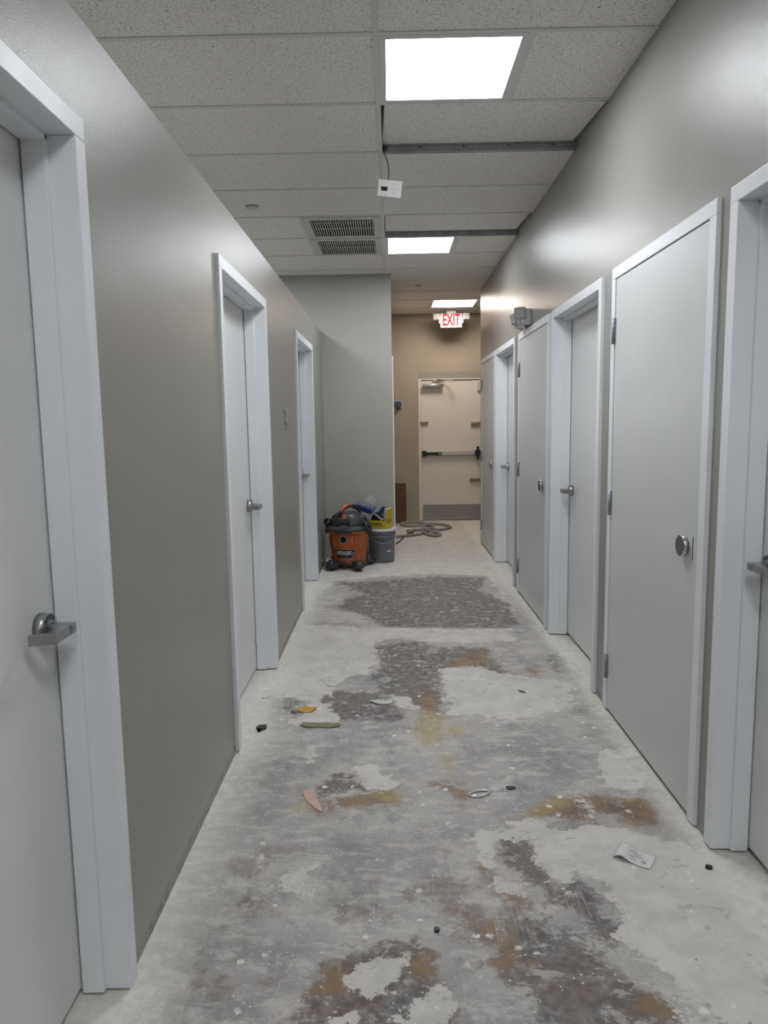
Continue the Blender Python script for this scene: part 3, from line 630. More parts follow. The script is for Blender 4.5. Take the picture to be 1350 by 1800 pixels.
# ------------------------------------------------------------------ exit sign
r = empty('exit_sign', (.83,9.86,2.855), 0, 'white EXIT sign with red letters between two square lamps', 'exit sign')
f = MB(); f.box((-.145,-.018,-.195),(.145,.024,-.008), .006); f.box((-.135,-.021,-.185),(.135,-.017,-.018), .003); f.build('housing', m_white_pl, r)
f = MB(); f.box((-.062,-.03,-.009),(.062,.03,.0405), .004); f.build('ceiling_canopy', m_grey_pl, r)
L = Matrix.Translation((0,-.0215,-.1)) @ Matrix.Rotation(PI/2,4,'X')
text_obj('exit_lettering', 'EXIT', .185, m_exit_red, r, L @ Matrix.Diagonal((.62,1.13,1,1)), .0008, bold=.0045)
m_cell = simple('clear_lamp_cells', (.55,.55,.56), .15, .3)
def led_head(parent, M_, name='lamp_head'):
    h = MB(); h.box((-.046,-.022,-.046),(.046,.02,.046), .019, M=M_); o = h.build(name, m_white_pl, parent)
    h = MB(); h.box((-.039,-.0255,-.039),(.039,-.014,.039), .011, M=M_); lo = h.build('lens', m_grey_pl, o)
    h = MB()
    for i in range(3):
        for j in range(3):
            a0 = M_ @ Vector(((i-1)*.023,-.025,(j-1)*.023)); a1 = M_ @ Vector(((i-1)*.023,-.0285,(j-1)*.023)); h.cyl(a0, a1, .010, .0075, n=14)
    h.build('lamp_cells', m_cell, o)
for s_ in (-1,1):
    led_head(r, Matrix.Translation((s_*.199,-.02,-.052)) @ Matrix.Rotation(s_*.25,4,'Z'))
    f = MB(); f.box((s_*.140,-.012,-.135),(s_*.165,.018,-.055), .004); f.build('lamp_arm', m_white_pl, r)

# ------------------------------------------------------------------ emergency lamp on the right wall
r = empty('emergency_lamp', (XR,5.55,2.115), 0, 'twin head white emergency lamp fixed above a flush door', 'emergency light')
f = MB(); f.box((-.052,-.13,0),(0,.13,.115), .006); f.build('housing', m_white_pl, r)
f = MB(); f.box((-.056,-.132,-.002),(-.050,.132,.02), .002); f.build('face_trim', m_grey_pl, r)
f = MB(); f.cyl((-.03,-.05,-.004),(-.075,-.09,.0),.018,n=16); f.cyl((-.078,-.095,-.004),(-.076,-.098,.05), .014, n=16); f.build('lamp_arm', m_white_pl, r)
f = MB(); f.cyl((-.03,.06,-.004),(-.085,.09,.015),.018,n=16); f.build('lamp_arm', m_white_pl, r)
led_head(r, Matrix.Translation((-.078,-.115,.082)) @ Matrix.Rotation(-.30,4,'Z') @ Matrix.Rotation(.12,4,'X'))
led_head(r, Matrix.Translation((-.082,.06,.066)) @ Matrix.Rotation(-1.3,4,'Z') @ Matrix.Rotation(.25,4,'X'))

# ------------------------------------------------------------------ hanging thermostat
r = empty('thermostat', (.018,4.15,2.735), 0, 'white thermostat dangling from a black wire out of the ceiling', 'thermostat')
Mt = Matrix.Rotation(math.radians(6.5),4,'Y') @ Matrix.Rotation(math.radians(14),4,'X')
f = MB(); f.box((-.066,-.014,-.082),(.066,.014,0), .004, M=Mt); f.box((-.068,-.010,-.004),(.068,.016,.004), .002, M=Mt); f.build('housing', m_white_pl, r)
f = MB(); f.box((-.047,-.0152,-.052),(-.012,-.0138,-.031), M=Mt); f.build('display', m_scr, r)
f = MB()
for x,z in ((.030,-.040),(.028,-.060),(-.045,-.071),(-.018,-.071)):
    f = MB(); f.box((x-.0055,-.0175,z-.003),(x+.0055,-.0138,z+.003), .001, M=Mt); f.build('button', m_grey_pl, r)
f = MB(); f.tube(spline([(-.011,0,.002),(-.009,0,.05),(-.014,.004,.10),(-.030,.010,.145),(-.034,.015,.175),(-.02,.012,.19)]), .0028); f.build('wire', m_black, r)
f = MB(); f.lathe([(0,0),(.012,.002),(.014,.010),(.010,.018),(0,.02)], 14, c=(-.028,.014,.166), cap=False); f.build('wire_knot', m_black, r)

# ------------------------------------------------------------------ loose wire at the left wall
r = empty('loose_wire', (XL,4.68,1.50), 0, 'thin loose wires poking out of a hole in the left wall', 'wire')
f = MB(); f.cyl((-.001,0,.0),(.001,0,.0), .010, n=14); f.build('wall_hole', m_void, r)
f = MB(); f.tube(spline([(.0,0,0),(.012,.004,-.01),(.014,.02,-.045),(.016,.042,-.075),(.012,.038,-.10),(.01,.005,-.108),(.012,-.01,-.085)]), .0017, 6)
f.build('wire_strand', m_white_pl, r)
f = MB(); f.tube(spline([(.0,0,-.002),(.010,-.006,-.02),(.008,-.012,-.07),(.014,.0,-.11),(.012,.008,-.13)]), .0017, 6); f.tube(spline([(.008,-.012,-.07),(.016,.012,-.095),(.012,.024,-.09)]), .0022, 6)
f.build('wire_strand', m_char, r)

# ------------------------------------------------------------------ alarm box by the exit door
r = empty('alarm_box', (.108,YF,1.60), 0, 'small blue grey box on the tan wall left of the exit door', 'alarm box')
f = MB(); f.box((-.058,-.012,.0),(.058,0,.115), .008); f.build('back_plate', m_grey_pl, r)
m_blue_gl = simple('blue_grey_lens', (.06,.08,.15), .2)
f = MB(); f.box((-.045,-.055,.02),(.045,-.01,.105), .018); f.build('lens_cover', m_blue_gl, r)
f = MB(); f.cyl((0,-.03,-.008),(0,-.03,.02), .022, .03, n=20); f.build('sounder', m_char, r)
# ------------------------------------------------------------------ wet/dry vacuum
m_orange = None
n = NT('orange_drum_plastic'); q = n.noise(n.obj(), 7, 5); q2 = n.noise(n.mapv(n.obj(),(1,1,.3)), 40, 5)
cc = n.mix(n.rng(q,.35,.65,0,1), (.36,.075,.018), (.42,.10,.03)); cc = n.mix(n.math('MULTIPLY', n.step(q2,.56,.72), .35), cc, (.5,.40,.33))
m_orange = n.out(cc, .45)
m_or2 = simple('orange_accent_plastic', (.62,.17,.05), .45, var=.15)
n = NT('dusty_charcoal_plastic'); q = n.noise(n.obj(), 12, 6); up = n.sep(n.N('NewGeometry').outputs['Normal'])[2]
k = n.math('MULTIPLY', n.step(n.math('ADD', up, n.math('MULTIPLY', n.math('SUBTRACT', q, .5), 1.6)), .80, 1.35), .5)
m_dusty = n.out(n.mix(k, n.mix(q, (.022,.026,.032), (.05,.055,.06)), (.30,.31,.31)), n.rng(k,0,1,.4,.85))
vac = empty('shop_vacuum', (-.428,6.975,0), math.radians(-12), 'orange and black drum vacuum on casters beside the bucket', 'vacuum cleaner')
prof = [(.0,.045),(.150,.045),(.160,.055),(.166,.09),(.172,.17),(.176,.195),(.186,.235),(.189,.30),(.193,.352),(.210,.354),(.214,.362),(.214,.384),(.0,.384)]
d = MB(); d.lathe(prof, 64, cap=False)
for a in (-55,-125,55,125):
    t = math.radians(a)
    d.poly([(math.cos(t)*.175-math.sin(t)*.02, math.sin(t)*.175+math.cos(t)*.02),(math.cos(t)*.175+math.sin(t)*.02, math.sin(t)*.175-math.cos(t)*.02),
            (math.cos(t)*.195+math.sin(t)*.012, math.sin(t)*.195-math.cos(t)*.012),(math.cos(t)*.195-math.sin(t)*.012, math.sin(t)*.195+math.cos(t)*.012)], .23,.35)
drum = d.build('drum', m_orange, vac)
# port, drain, badge on the drum
p_ = MB(); p_.lathe([(.026,0),(.037,0),(.037,.018),(.034,.022),(.027,.022),(.025,.0)], 36, cap=False, M=Matrix.Translation((0,-.182,.305)) @ Matrix.Rotation(PI/2,4,'X'))
po = p_.build('hose_port', m_char, vac)
p_ = MB(); p_.cyl((0,-.150,.305),(0,-.192,.305), .027, n=28); p_.build('port_opening', m_void, po)
p_ = MB(); p_.lathe([(.0275,.0175),(.0345,.0225),(.0365,.021),(.038,.0175)], 36, cap=False, M=Matrix.Translation((0,-.1825,.305)) @ Matrix.Rotation(PI/2,4,'X')); p_.build('port_rim', m_grey_pl, po)
def on_drum(xa, z, off): 
    """wrap x along the drum's front, on its slight taper"""
    R_ = np.interp(z, [q_[1] for q_ in prof[1:10]], [q_[0] for q_ in prof[1:10]]) + off
    a = -PI/2 + xa/R_; return (math.cos(a)*R_, math.sin(a)*R_, z)
def badge(name, hw_t, hw_b, z0, z1, off, mat, par):
    b_ = MB(); N_ = 16; K = 6; vs_ = []
    for j in range(K+1):
        z = z0+(z1-z0)*j/K; hw_ = hw_b+(hw_t-hw_b)*j/K
        for i in range(N_+1): vs_.append(on_drum(-hw_+2*hw_*i/N_, z, off))
    fs = [(j*(N_+1)+i, j*(N_+1)+i+1, (j+1)*(N_+1)+i+1, (j+1)*(N_+1)+i) for j in range(K) for i in range(N_)]
    b_.add(vs_, fs); o = b_.build(name, mat, par); so = o.modifiers.new('s','SOLIDIFY'); so.thickness = .002; so.offset = 1; return o
bd = badge('badge', .108, .070, .118, .205, .004, m_black, vac)
badge('badge_border', .112, .073, .114, .209, .002, simple('badge_edge',(.5,.42,.38),.4), bd)
t = text_obj('badge_lettering', 'RIDGID', .052, simple('white_print',(.75,.75,.74),.4), bd, Matrix.Diagonal((1,1,1,1)), .0004, sx=.95, sy=.9, bold=.0012)
for v_ in t.data.vertices:
    x,y,z = v_.co; v_.co = on_drum(x, .170+y, .0065+z)
b_ = MB(); 
for i in range(14): 
    x = -.045+i*.0065; c4 = [on_drum(x,.142,.0062),on_drum(x+.005,.142,.0062),on_drum(x+.005,.1445,.0062),on_drum(x,.1445,.0062)]; b_.add(c4,[(0,1,2,3)])
b_.build('badge_small_print', m_grey_pl, bd)
p_ = MB(); p_.lathe([(0,.024),(.018,.024),(.027,.018),(.030,.0)], 24, cap=False, M=Matrix.Translation((0,-.160,.062)) @ Matrix.Rotation(PI/2,4,'X'))
for i in range(3): p_.box((-.02,-.190,.052+i*.008),(.02,-.182,.055+i*.008))
p_.build('drain_cap', m_char, vac)
# lid with wide dusty brim, tapered front scoop
l = MB(); l.lathe([(0,.383),(.216,.383),(.222,.388),(.222,.397),(.214,.405),(.186,.418),(.165,.424),(0,.424)], 64, cap=False)
l.poly([(-.09,-.200),(-.055,-.216),(.055,-.216),(.09,-.200),(.07,-.17),(-.07,-.17)], .362,.396)
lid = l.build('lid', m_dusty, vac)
h = MB(); h.lathe([(0,.420),(.176,.420),(.172,.44),(.160,.475),(.143,.508),(.122,.535),(.098,.550),(0,.556)], 48, cap=False, sx=1.0, sy=.92)
h.box((-.068,-.165,.424),(.058,-.05,.50), .014)                                # front filter housing
for s_ in (-1,1):                                                     # side bulges over the latches
    h.lathe([(0,0),(.055,0),(.052,.04),(.040,.08),(.02,.095),(0,.098)], 20, c=(s_*.125,.0,.43), cap=False)
for i in range(5): h.tube([(-.168+.02*math.sin(i), -.02+i*.022, .45),(-.135,-.02+i*.022,.515)], .005, 6)
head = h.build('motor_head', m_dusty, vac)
f = MB(); f.box((-.062,-.170,.436),(.052,-.163,.472), .006); f.build('front_recess', m_black, head)
f = MB(); f.box((-.045,-.171,.425),(.035,-.164,.431), .001); f.build('front_label', m_grey_pl, head)
f = MB(); f.box((-.022,-.158,.500),(.016,-.118,.540), .008); f.build('power_switch', m_or2, head)
f = MB(); f.tube(spline([(-.055,-.115,.520),(-.040,-.10,.575),(.0,-.06,.606),(.055,.0,.612),(.085,.05,.575),(.095,.09,.53)], 6), .016, 12); hd = f.build('carry_handle', m_black, vac)
f = MB(); f.tube(spline([(-.045,-.122,.567),(-.020,-.094,.605),(.012,-.062,.621)], 6), [.013]*12+[.012], 10)
f.tube(spline([(.02,-.05,.624),(.04,-.03,.6275)], 3), .011, 10); f.build('handle_grip', m_or2, hd)
for s_ in (-1,1):
    f = MB(); f.box((s_*.200,-.03,.36),(s_*.232,.03,.43), .008); f.box((s_*.216,-.022,.335),(s_*.236,.022,.37), .006); f.build('latch', m_char, vac)
f = MB(); f.lathe([(.020,0),(.036,0),(.038,.03),(.034,.045),(.023,.045),(.020,.02)], 28, cap=False, M=Matrix.Translation((-.178,-.07,.455)) @ Matrix.Rotation(math.radians(78),4,'X') @ Matrix.Rotation(math.radians(-18),4,'Y')); f.build('blower_port', m_black, vac)
f = MB(); f.tube(spline([(.165,-.08,.47),(.20,-.10,.44),(.212,-.12,.41),(.216,-.11,.36)]), .012, 10); f.tube(spline([(.17,.0,.50),(.20,-.03,.47),(.215,-.05,.43)]), .010, 10); f.build('power_cord', m_black, vac)
for i, a in enumerate((-122,-52,42,138)):
    t = math.radians(a); Mf = Matrix.Rotation(t, 4, 'Z')
    f = MB()
    f.lathe([(0,.030),(.058,.030),(.060,.05),(.050,.080),(.030,.098),(0,.102)], 24, sx=1.15, sy=.9, cap=False, M=Mf @ Matrix.Translation((.222,0,0)))
    f.box((.145,-.042,.045),(.225,.042,.085), .01, M=Mf)
    ft = f.build('caster_foot', m_char, vac)
    f = MB()
    for k in range(4): f.box((.262-.016*k,-.055,.050+.015*k),(.285-.016*k,.055,.056+.015*k), .002, M=Mf)
    f.build('foot_ribs', m_char, ft)
    f = MB(); c0 = Mf @ Vector((.235,-.018,.026)); c1 = Mf @ Vector((.235,.018,.026)); f.cyl(c0, c1, .026, n=24)
    c0 = Mf @ Vector((.235,-.020,.026)); c1 = Mf @ Vector((.235,.020,.026)); f.cyl(c0, c1, .010, n=14)
    f.build('wheel', m_black, ft)

# ------------------------------------------------------------------ bucket and what is piled on it
m_bk = simple('grey_bucket_plastic', (.15,.155,.18), .42, var=.08, scale=6)
bk = empty('bucket', (-.108,7.255,0), .2, 'grey plastic bucket with a white lid, against the facing wall', 'bucket')
d = MB(); d.lathe([(0,.004),(.118,.004),(.124,.008),(.128,.05),(.136,.26),(.142,.262),(.142,.272),(.137,.275),(.138,.288),(.144,.290),(.144,.300),(.139,.303),(.140,.322),(0,.322)], 56, cap=False)
d.build('pail', m_bk, bk)
d = MB(); d.lathe([(0,.345),(.120,.345),(.126,.350),(.142,.350),(.1495,.345),(.1505,.338),(.1505,.322),(.146,.320),(.1415,.320)], 56, cap=False)
for i in range(16):
    a = 2*PI*i/16; d.box((-.003,.149,.321),(.003,.1525,.337), M=Matrix.Rotation(a,4,'Z'))
d.build('lid', simple('white_lid_plastic',(.62,.62,.63),.4,var=.1), bk)
d = MB(); d.tube([(math.cos(t)*.1475, math.sin(t)*.1475*(1), .292-.085*math.sin(PI*(i/20))) for i,t in enumerate(np.linspace(PI*1.02, PI*1.98, 21))], .0022, 8); d.build('wire_handle', m_galv, bk)
d = MB()
for a0,a1,z0,z1 in ((-1.36,-1.0,.115,.126),):
    vs_ = []; 
    for i in range(9):
        a = a0+(a1-a0)*i/8
        for z in (z0+.004*i/8,z1+.004*i/8): vs_.append((math.cos(a)*.1325,math.sin(a)*.1325,z))
    d.add(vs_, [(2*i,2*i+2,2*i+3,2*i+1) for i in range(8)])
so = d.build('tape_strip', simple('white_tape',(.75,.75,.75),.5), bk)
d = MB(); d.poly([(-.01,0),(.012,.0),(.006,-.02),(.004,-.04),(-.002,-.022)], .0,.002, M=Matrix.Rotation(-.35,4,'Z') @ Matrix.Translation((0,-.141,.318)) @ Matrix.Rotation(PI/2,4,'X'))
d.build('black_drip', m_black, bk)

m_yel = simple('yellow_carton', (.52,.40,.025), .5, var=.08, scale=12)
m_pale = simple('pale_carton', (.62,.62,.60), .6, var=.05)
m_nblue = simple('navy_carton', (.022,.045,.16), .4, var=.1)
m_lblue = simple('bright_blue_carton', (.05,.11,.33), .4, var=.1)
m_card = simple('inner_cardboard', (.30,.24,.15), .75)
m_bkcard = simple('black_carton', (.018,.018,.028), .4)
def open_box(name, w_, d_, h_, mo, mi_, parent=None, t=.003, flap=True):
    """open-topped carton, base at z=0"""
    f = MB(); a, b_ = w_/2, d_/2
    f.box((-a,-b_,0),(a,b_,t), mi=0)
    for q in (((-a,-b_,t),(a,-b_+t,h_)), ((-a,b_-t,t),(a,b_,h_)), ((-a,-b_+t,t),(-a+t,b_-t,h_)), ((a-t,-b_+t,t),(a,b_-t,h_))): f.box(*q, mi=0)
    for q in (((-a+t,-b_+t,t),(a-t,-b_+t+.0008,h_)), ((-a+t,b_-t-.0008,t),(a-t,b_-t,h_)), ((-a+t,-b_+t,t),(-a+t+.0008,b_-t,h_)), ((a-t-.0008,-b_+t,t),(a-t,b_-t,h_))): f.box(*q, mi=1)
    return f.build(name, [mo,mi_], parent)
ink = simple('dark_print', (.03,.025,.012), .6)
# low yellow carton standing on the lid, one corner towards us
y = empty('yellow_carton', (-.118,7.235,.3515), math.radians(-24), 'yellow cardboard carton with black lettering, on top of the bucket', 'box')
open_box('carton', .195, .155, .082, m_yel, m_card, y)
f = MB(); f.poly([(.0975,-.0775),(.0975,.0775),(.0945,.0775),(.0945,-.0775)], .082,.196, M=Matrix.Translation((.0,0,0))); f.build('raised_flap', [m_yel], y)
f = MB(); f.box((.068,-.05,.06),(.094,.074,.200), .002); f.build('pale_inner_flap', m_pale, y)
text_obj('front_lettering', 'TAL-METAL', .024, ink, y, Matrix.Translation((-.012,-.0781,.045)) @ Matrix.Rotation(PI/2,4,'X'), .0004, bold=.0012)
f = MB()
for i in range(7): f.box((-.07+i*.02,-.0782,.018),(-.056+i*.02,-.0775,.024))
f.build('small_print', ink, y)
Ms = Matrix.Translation((.0979,0,.06)) @ Matrix.Rotation(PI/2,4,'Z') @ Matrix.Rotation(PI/2,4,'X')
f = MB()
for k in range(5): f.box((-.055,.001*k+.012*k,0),(.05-.012*(k%2),.012*k+.005,.0006), M=Ms @ Matrix.Rotation(.12,4,'Z'))
f.build('side_print', ink, y)
# cartons thrown inside it
b1 = empty('black_carton', (-.150,7.205,.440), math.radians(-20), 'small black and white carton propped in the yellow carton', 'box')
b1.rotation_euler = (math.radians(12), math.radians(36), math.radians(-18))
f = MB(); f.box((-.055,-.03,-.02),(.055,.035,.05), .002); f.build('carton', m_bkcard, b1)
f = MB(); f.box((-.050,-.0305,.040),(.0555,-.02,.0505), .001); f.box((.045,-.031,-.02),(.056,.03,.052), .001); f.build('white_edge', m_pale, b1)
b2 = empty('blue_tray', (-.272,7.115,.600), 0, 'navy blue open cardboard tray tilted over the vacuum', 'box')
b2.rotation_euler = (math.radians(14), math.radians(17), math.radians(-14))
o_ = open_box('tray', .20, .13, .046, m_nblue, m_pale, b2); o_.location = (0,0,-.046)
f = MB(); f.box((.095,-.066,-.044),(.108,-.005,.004), .003); f.build('end_flap', m_lblue, b2)
b3 = empty('torn_carton', (-.085,7.25,.515), 0, 'torn white and navy carton leaning in the yellow carton', 'box')
b3.rotation_euler = (math.radians(-14), math.radians(-52), math.radians(-22))
f = MB(); f.box((-.075,-.06,0),(.055,.05,.004), .001); f.box((-.075,-.06,0),(-.071,.05,.05), .001); f.build('panel', m_pale, b3)
f = MB(); f.box((-.074,-.0615,-.03),(.053,-.058,.012), .001); f.box((-.05,.0,.004),(-.02,.04,.006)); f.box((.055,-.06,-.03),(.058,.05,.006), .001); f.build('navy_side', m_nblue, b3)
# crumpled clear bag
n = NT('clear_plastic_film')
m_film = n.out((.92,.94,.96), .12, 0, n.bump(n.voro(n.obj(), 40), .5, .006), Transmission_Weight=.80, IOR=1.25, Alpha=.75)
bm = bmesh.new(); bmesh.ops.create_icosphere(bm, subdivisions=4, radius=1)
rs = random.Random(3)
cr = [Vector((rs.uniform(-1,1),rs.uniform(-1,1),rs.uniform(-1,1))).normalized() for _ in range(26)]
for v in bm.verts:
    p = v.co.normalized(); best = sorted((p-c_).length for c_ in cr); rr = .72+.55*(best[1]-best[0]) 
    if p.z > .2: rr *= 1+.35*(p.z-.2)*max(0,1-abs(p.x)*1.8)
    v.co = Vector((p.x*.066*rr, p.y*.052*rr, p.z*.062*rr))
me = bpy.data.meshes.new('plastic_bag'); bm.to_mesh(me); bm.free(); me.materials.append(m_film)
bag = bpy.data.objects.new('plastic_bag', me); C.objects.link(bag); bag.location = (-.212,7.19,.630)
tag(bag, 'crumpled clear plastic bag on top of the piled cartons', 'plastic bag')

# ------------------------------------------------------------------ cardboard box by the exit door
m_kraft = simple('brown_cardboard', (.145,.072,.036), .7, var=.08, scale=8)
kb = empty('cardboard_box', (.118,10.11,0), 0, 'tall brown cardboard box standing on the floor left of the exit door', 'box')
f = MB(); f.box((-.082,-.10,.002),(.086,.10,.548), .002); f.build('carton', m_kraft, kb)
f = MB(); f.box((-.083,-.101,.540),(.080,-.02,.552), .001); f.build('dark_top_edge', m_bkcard, kb)
pr = simple('brown_print', (.06,.025,.015), .7); f = MB(); y_ = -.1004
for k in range(11):
    z = .17+k*.021; f.box((-.055,y_,z),(.055-.01*(k%3),y_+.001,z+.006))
f.box((-.06,y_,.16),(-.056,y_+.001,.42)); f.box((.062,y_,.16),(.066,y_+.001,.42)); f.box((-.06,y_,.42),(.066,y_+.001,.424))
for a_,b_ in (((-.04,.445),(-.012,.458)),((-.03,.462),(-.004,.474)),((.0,.452),(.03,.462)),((-.025,.478),(.02,.488)),((.008,.468),(.034,.476))): f.box((a_[0],y_,a_[1]),(b_[0],y_+.001,b_[1]))
f.build('printed_panel', pr, kb)

# ------------------------------------------------------------------ vacuum hose lying in loops
m_hose = simple('grey_corrugated_hose', (.30,.28,.27), .5, var=.05)
pts_ = [(-.09,8.40,.02),(.03,8.68,.02),(.25,8.82,.02),(.40,8.98,.022),(.50,9.25,.025),(.55,9.55,.024),(.44,9.86,.022),(.28,9.95,.02),(.13,9.86,.02),(.16,9.66,.02),(.34,9.60,.024),
        (.50,9.66,.04),(.62,9.72,.024),(.74,9.62,.02),(.77,9.42,.02),(.62,9.24,.02),(.48,9.20,.045),(.38,9.08,.045),(.44,8.86,.022),(.54,8.74,.02),(.60,8.86,.02),(.52,9.02,.024),(.40,9.12,.06),(.46,9.34,.064),(.55,9.42,.03),(.50,9.30,.02),(.33,9.26,.02),(.26,9.18,.02)]
sp_ = spline(pts_, 26)
f = MB(); f.tube(sp_, [.0165 + .0022*math.sin(i*PI*.9) for i in range(len(sp_))], 10)
ho = f.build('hose', m_hose); tag(ho, 'grey vacuum hose lying in tangled loops on the floor before the exit door', 'hose')
f = MB(); f.cyl((.275,9.20,.02),(.20,9.12,.02), .021, .023, n=16); f.build('hose_cuff', m_hose, ho)
f = MB(); f.tube(spline([(.035,8.22,.012),(.09,8.42,.011),(.14,8.72,.011),(.20,8.98,.011),(.27,9.06,.011)]), .009, 8)
tag(f.build('power_cable', m_char), 'thin dark cable beside the hose at the end of the facing wall', 'cable')

# ------------------------------------------------------------------ rubbish on the floor
def scrap(name, x, y, outline, th, mat, label, cat, rz=0, curl=0, tilt=None, group=None, sub=6, z0=.001):
    """thin irregular piece; curl lifts its ends"""
    bm = bmesh.new(); vs_ = [bm.verts.new((px,py,0)) for px,py in outline]; bm.faces.new(vs_)
    L_ = max(abs(p[0]) for p in outline) or 1
    if curl:
        bmesh.ops.triangulate(bm, faces=bm.faces[:]); bmesh.ops.subdivide_edges(bm, edges=bm.edges[:], cuts=sub, use_grid_fill=True)
        for v in bm.verts: v.co.z += curl*(v.co.x/L_)**2
    r_ = bmesh.ops.extrude_face_region(bm, geom=bm.faces[:])
    for v in [g for g in r_['geom'] if isinstance(g, bmesh.types.BMVert)]: v.co.z += th
    zmin = min(v.co.z for v in bm.verts)
    for v in bm.verts: v.co.z -= zmin
    bmesh.ops.recalc_face_normals(bm, faces=bm.faces[:])
    me = bpy.data.meshes.new(name); bm.to_mesh(me); bm.free(); me.materials.append(mat)
    o = bpy.data.objects.new(name, me); C.objects.link(o); o.location = (x,y,z0); o.rotation_euler = (0,0,rz)
    return tag(o, label, cat, group)
def blob(r, n=12, jag=.3, sx=1, sy=1, seed=0):
    q = random.Random(seed); return [(math.cos(2*PI*i/n)*r*sx*(1+q.uniform(-jag,jag)), math.sin(2*PI*i/n)*r*sy*(1+q.uniform(-jag,jag))) for i in range(n)]
m_paper = simple('white_paper', (.66,.66,.65), .7, var=.03)
scrap('orange_paper_scrap', -.436, 3.415, [(-.045,-.03),(.026,-.036),(.05,.012),(.018,.024),(-.005,.046),(-.048,.012)], .002, simple('orange_paper',(.52,.29,.035),.6), 'small orange paper scrap on the floor left of centre', 'paper scrap', curl=.010)
scrap('cardboard_scrap', -.352, 3.225, [(-.095,-.006),(-.05,-.026),(.0,-.018),(.04,-.032),(.098,-.018),(.086,.01),(.03,.024),(-.03,.03),(-.085,.026)], .003, simple('tan_cardboard',(.24,.205,.135),.8,var=.15), 'long tan cardboard strip lying on the floor left of centre', 'cardboard scrap', curl=.008)
scrap('pebble', -.492, 3.382, blob(.017,10,.2,1,1,3), .014, simple('grey_chip',(.27,.25,.20),.8,var=.2), 'small grey chip beside the orange paper scrap', 'debris')
scrap('paper_curl', -.328, 3.745, [(-.055,.004),(-.03,-.013),(.012,-.006),(.05,.008),(.055,.014),(.015,.010),(-.02,.004)], .002, m_paper, 'thin curl of white paper on the floor before the left wall doors', 'paper scrap', rz=.2, curl=.022)
scrap('dark_debris', -.628, 3.19, blob(.020,14,.75,1,1.3,5), .012, simple('dark_fluff',(.06,.065,.055),.9), 'dark clump of fluff on the floor near the left wall', 'debris')
scrap('pink_strip', -.318, 2.545, [(-.012,.085),(.018,.088),(.022,.03),(.018,-.07),(.008,-.088),(-.004,-.06),(-.018,.02)], .002, simple('pink_plastic',(.60,.40,.35),.5,var=.1), 'short pink strip with an orange tip lying on the floor', 'strip', rz=.42)
f = MB(); f.tube([(math.cos(t)*.032*1.25, math.sin(t)*.020, .004) for t in np.linspace(0,2*PI,25)], .0045, 8); f.box((-.03,-.006,.001),(-.012,.006,.004), .001)
o = f.build('metal_tab', simple('pale_metal',(.6,.6,.59),.3,.6)); o.location = (.318,2.585,0); o.rotation_euler = (0,0,.35); tag(o, 'small oval metal ring tab on the floor right of centre', 'metal tab')
scrap('black_chip', .447, 2.628, blob(.017,9,.3,1.2,.8,8), .004, simple('brown_chip',(.07,.06,.045),.7), 'small dark brown chip behind the oval metal tab', 'debris')
scrap('plastic_film_scrap', .385, 2.62, blob(.026,12,.2,1.3,.7,4), .004, m_film, 'tiny clear plastic scrap between the metal tab and the dark chip', 'plastic scrap')
scrap('black_pellet', .985, 2.118, blob(.009,8,.15,1.2,.9,2), .008, m_black, 'black pellet on the floor before the right hand recessed door', 'debris')
scrap('black_pellet', .108, 1.846, blob(.008,8,.3,1,1,6), .008, m_black, 'black pellet on the floor in the foreground centre', 'debris')
scrap('dark_splinter', .668, 3.62, [(-.022,.004),(.0,-.006),(.024,-.006),(.004,.006)], .005, m_black, 'dark splinter on the floor before the recessed door on the right', 'debris', rz=-.6)
scrap('clear_film_piece', -.055, 3.82, blob(.045,12,.15,.8,1.1,9), .003, m_film, 'square of clear film stuck to the floor in mid corridor', 'plastic scrap')
scrap('plaster_flake', -.06, 3.50, blob(.042,14,.4,1.2,.6,10), .004, simple('plaster_flakes',(.58,.58,.56),.8), 'pale plaster flake on the floor in mid corridor', 'debris', curl=.006)
scrap('film_crumb', .86, 4.72, blob(.045,12,.25,1,1,11), .006, m_film, 'crumpled film by the foot of the flush door under the lamp', 'plastic scrap')
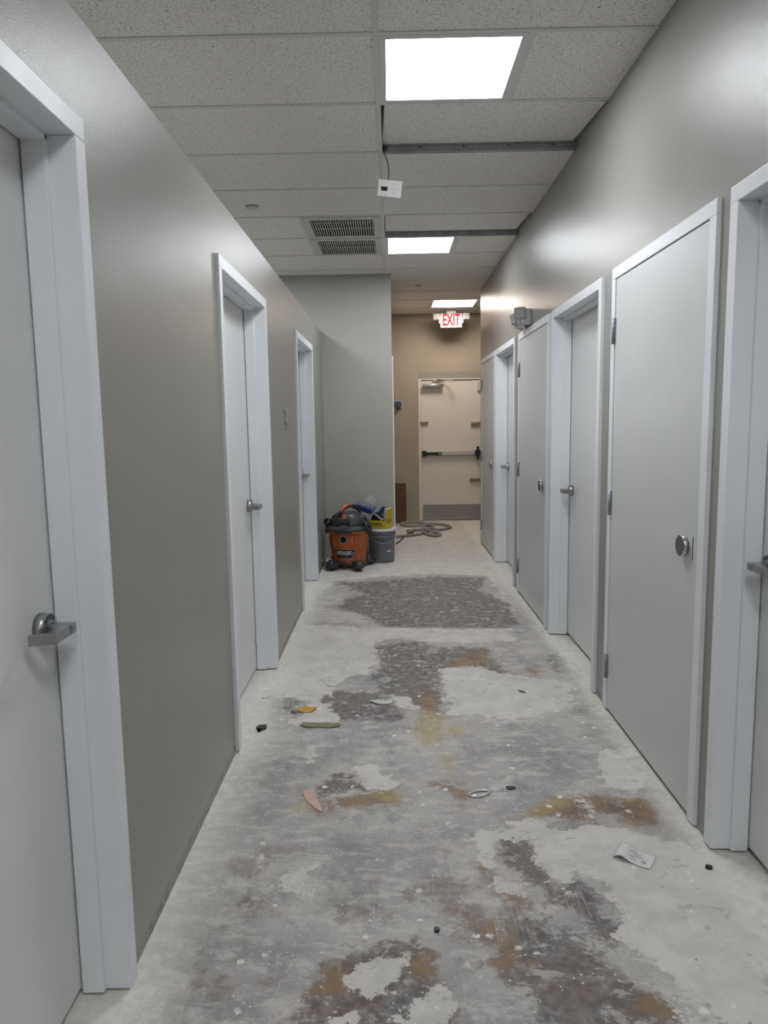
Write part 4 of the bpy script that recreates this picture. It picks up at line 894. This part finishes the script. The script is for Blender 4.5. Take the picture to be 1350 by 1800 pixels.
scrap('paper_corner', -.665, 3.585, [(-.02,-.02),(.025,.02),(.0,.022),(-.02,.0)], .002, m_paper, 'white paper corner at the foot of the middle left door', 'paper scrap', curl=.01)
# receipt with its near-left edge curled up
bm = bmesh.new(); nU, nV = 14, 8; W_, H_ = .082, .118; G_ = []
for j in range(nV+1):
    for i in range(nU+1):
        u_ = i/nU; x = (u_-.5)*H_; lift = .016*math.exp(-((u_-.22)/.20)**2)+.001
        if u_ < .12: lift += .004*(.12-u_)/.12*0
        G_.append(bm.verts.new((x, (j/nV-.5)*W_, lift)))
for j in range(nV):
    for i in range(nU): bm.faces.new((G_[j*(nU+1)+i],G_[j*(nU+1)+i+1],G_[(j+1)*(nU+1)+i+1],G_[(j+1)*(nU+1)+i])).smooth = True
me = bpy.data.meshes.new('receipt'); bm.to_mesh(me); bm.free(); me.materials.append(m_paper)
rc = bpy.data.objects.new('receipt', me); C.objects.link(rc); rc.location = (.772,2.178,.001); rc.rotation_euler = (0,0,math.radians(-33))
tag(rc, 'small printed white slip of paper curled on the floor at lower right', 'paper slip')
so = rc.modifiers.new('s','SOLIDIFY'); so.thickness = .0005; so.offset = 1
f = MB()
for k,(a_,b_,v0) in enumerate(((-.022,.000,-.02),(-.028,-.004,-.010),(-.018,.012,.002),(-.03,.006,.014),(-.02,-.008,.024))):
    zz = lambda x: .016*math.exp(-((x/H_+.5-.22)/.20)**2)+.0022
    nn = 8
    vs_ = []
    for i in range(nn+1):
        x = a_+(b_-a_)*i/nn; vs_ += [(x+.012,v0,zz(x+.012)),(x+.012,v0+.0022,zz(x+.012))]
    f.add(vs_, [(2*i,2*i+2,2*i+3,2*i+1) for i in range(nn)])
for q in ((.026,-.022,.040,-.021),(.026,-.010,.040,-.009),(.026,-.022,.027,-.009),(.039,-.022,.040,-.009),(.028,-.018,.038,-.015)):
    f.add([(q[0],q[1],.0024),(q[2],q[1],.0024),(q[2],q[3],.0024),(q[0],q[3],.0024)], [(0,1,2,3)])
f.build('printed_lines', simple('grey_print',(.12,.12,.12),.6), rc)
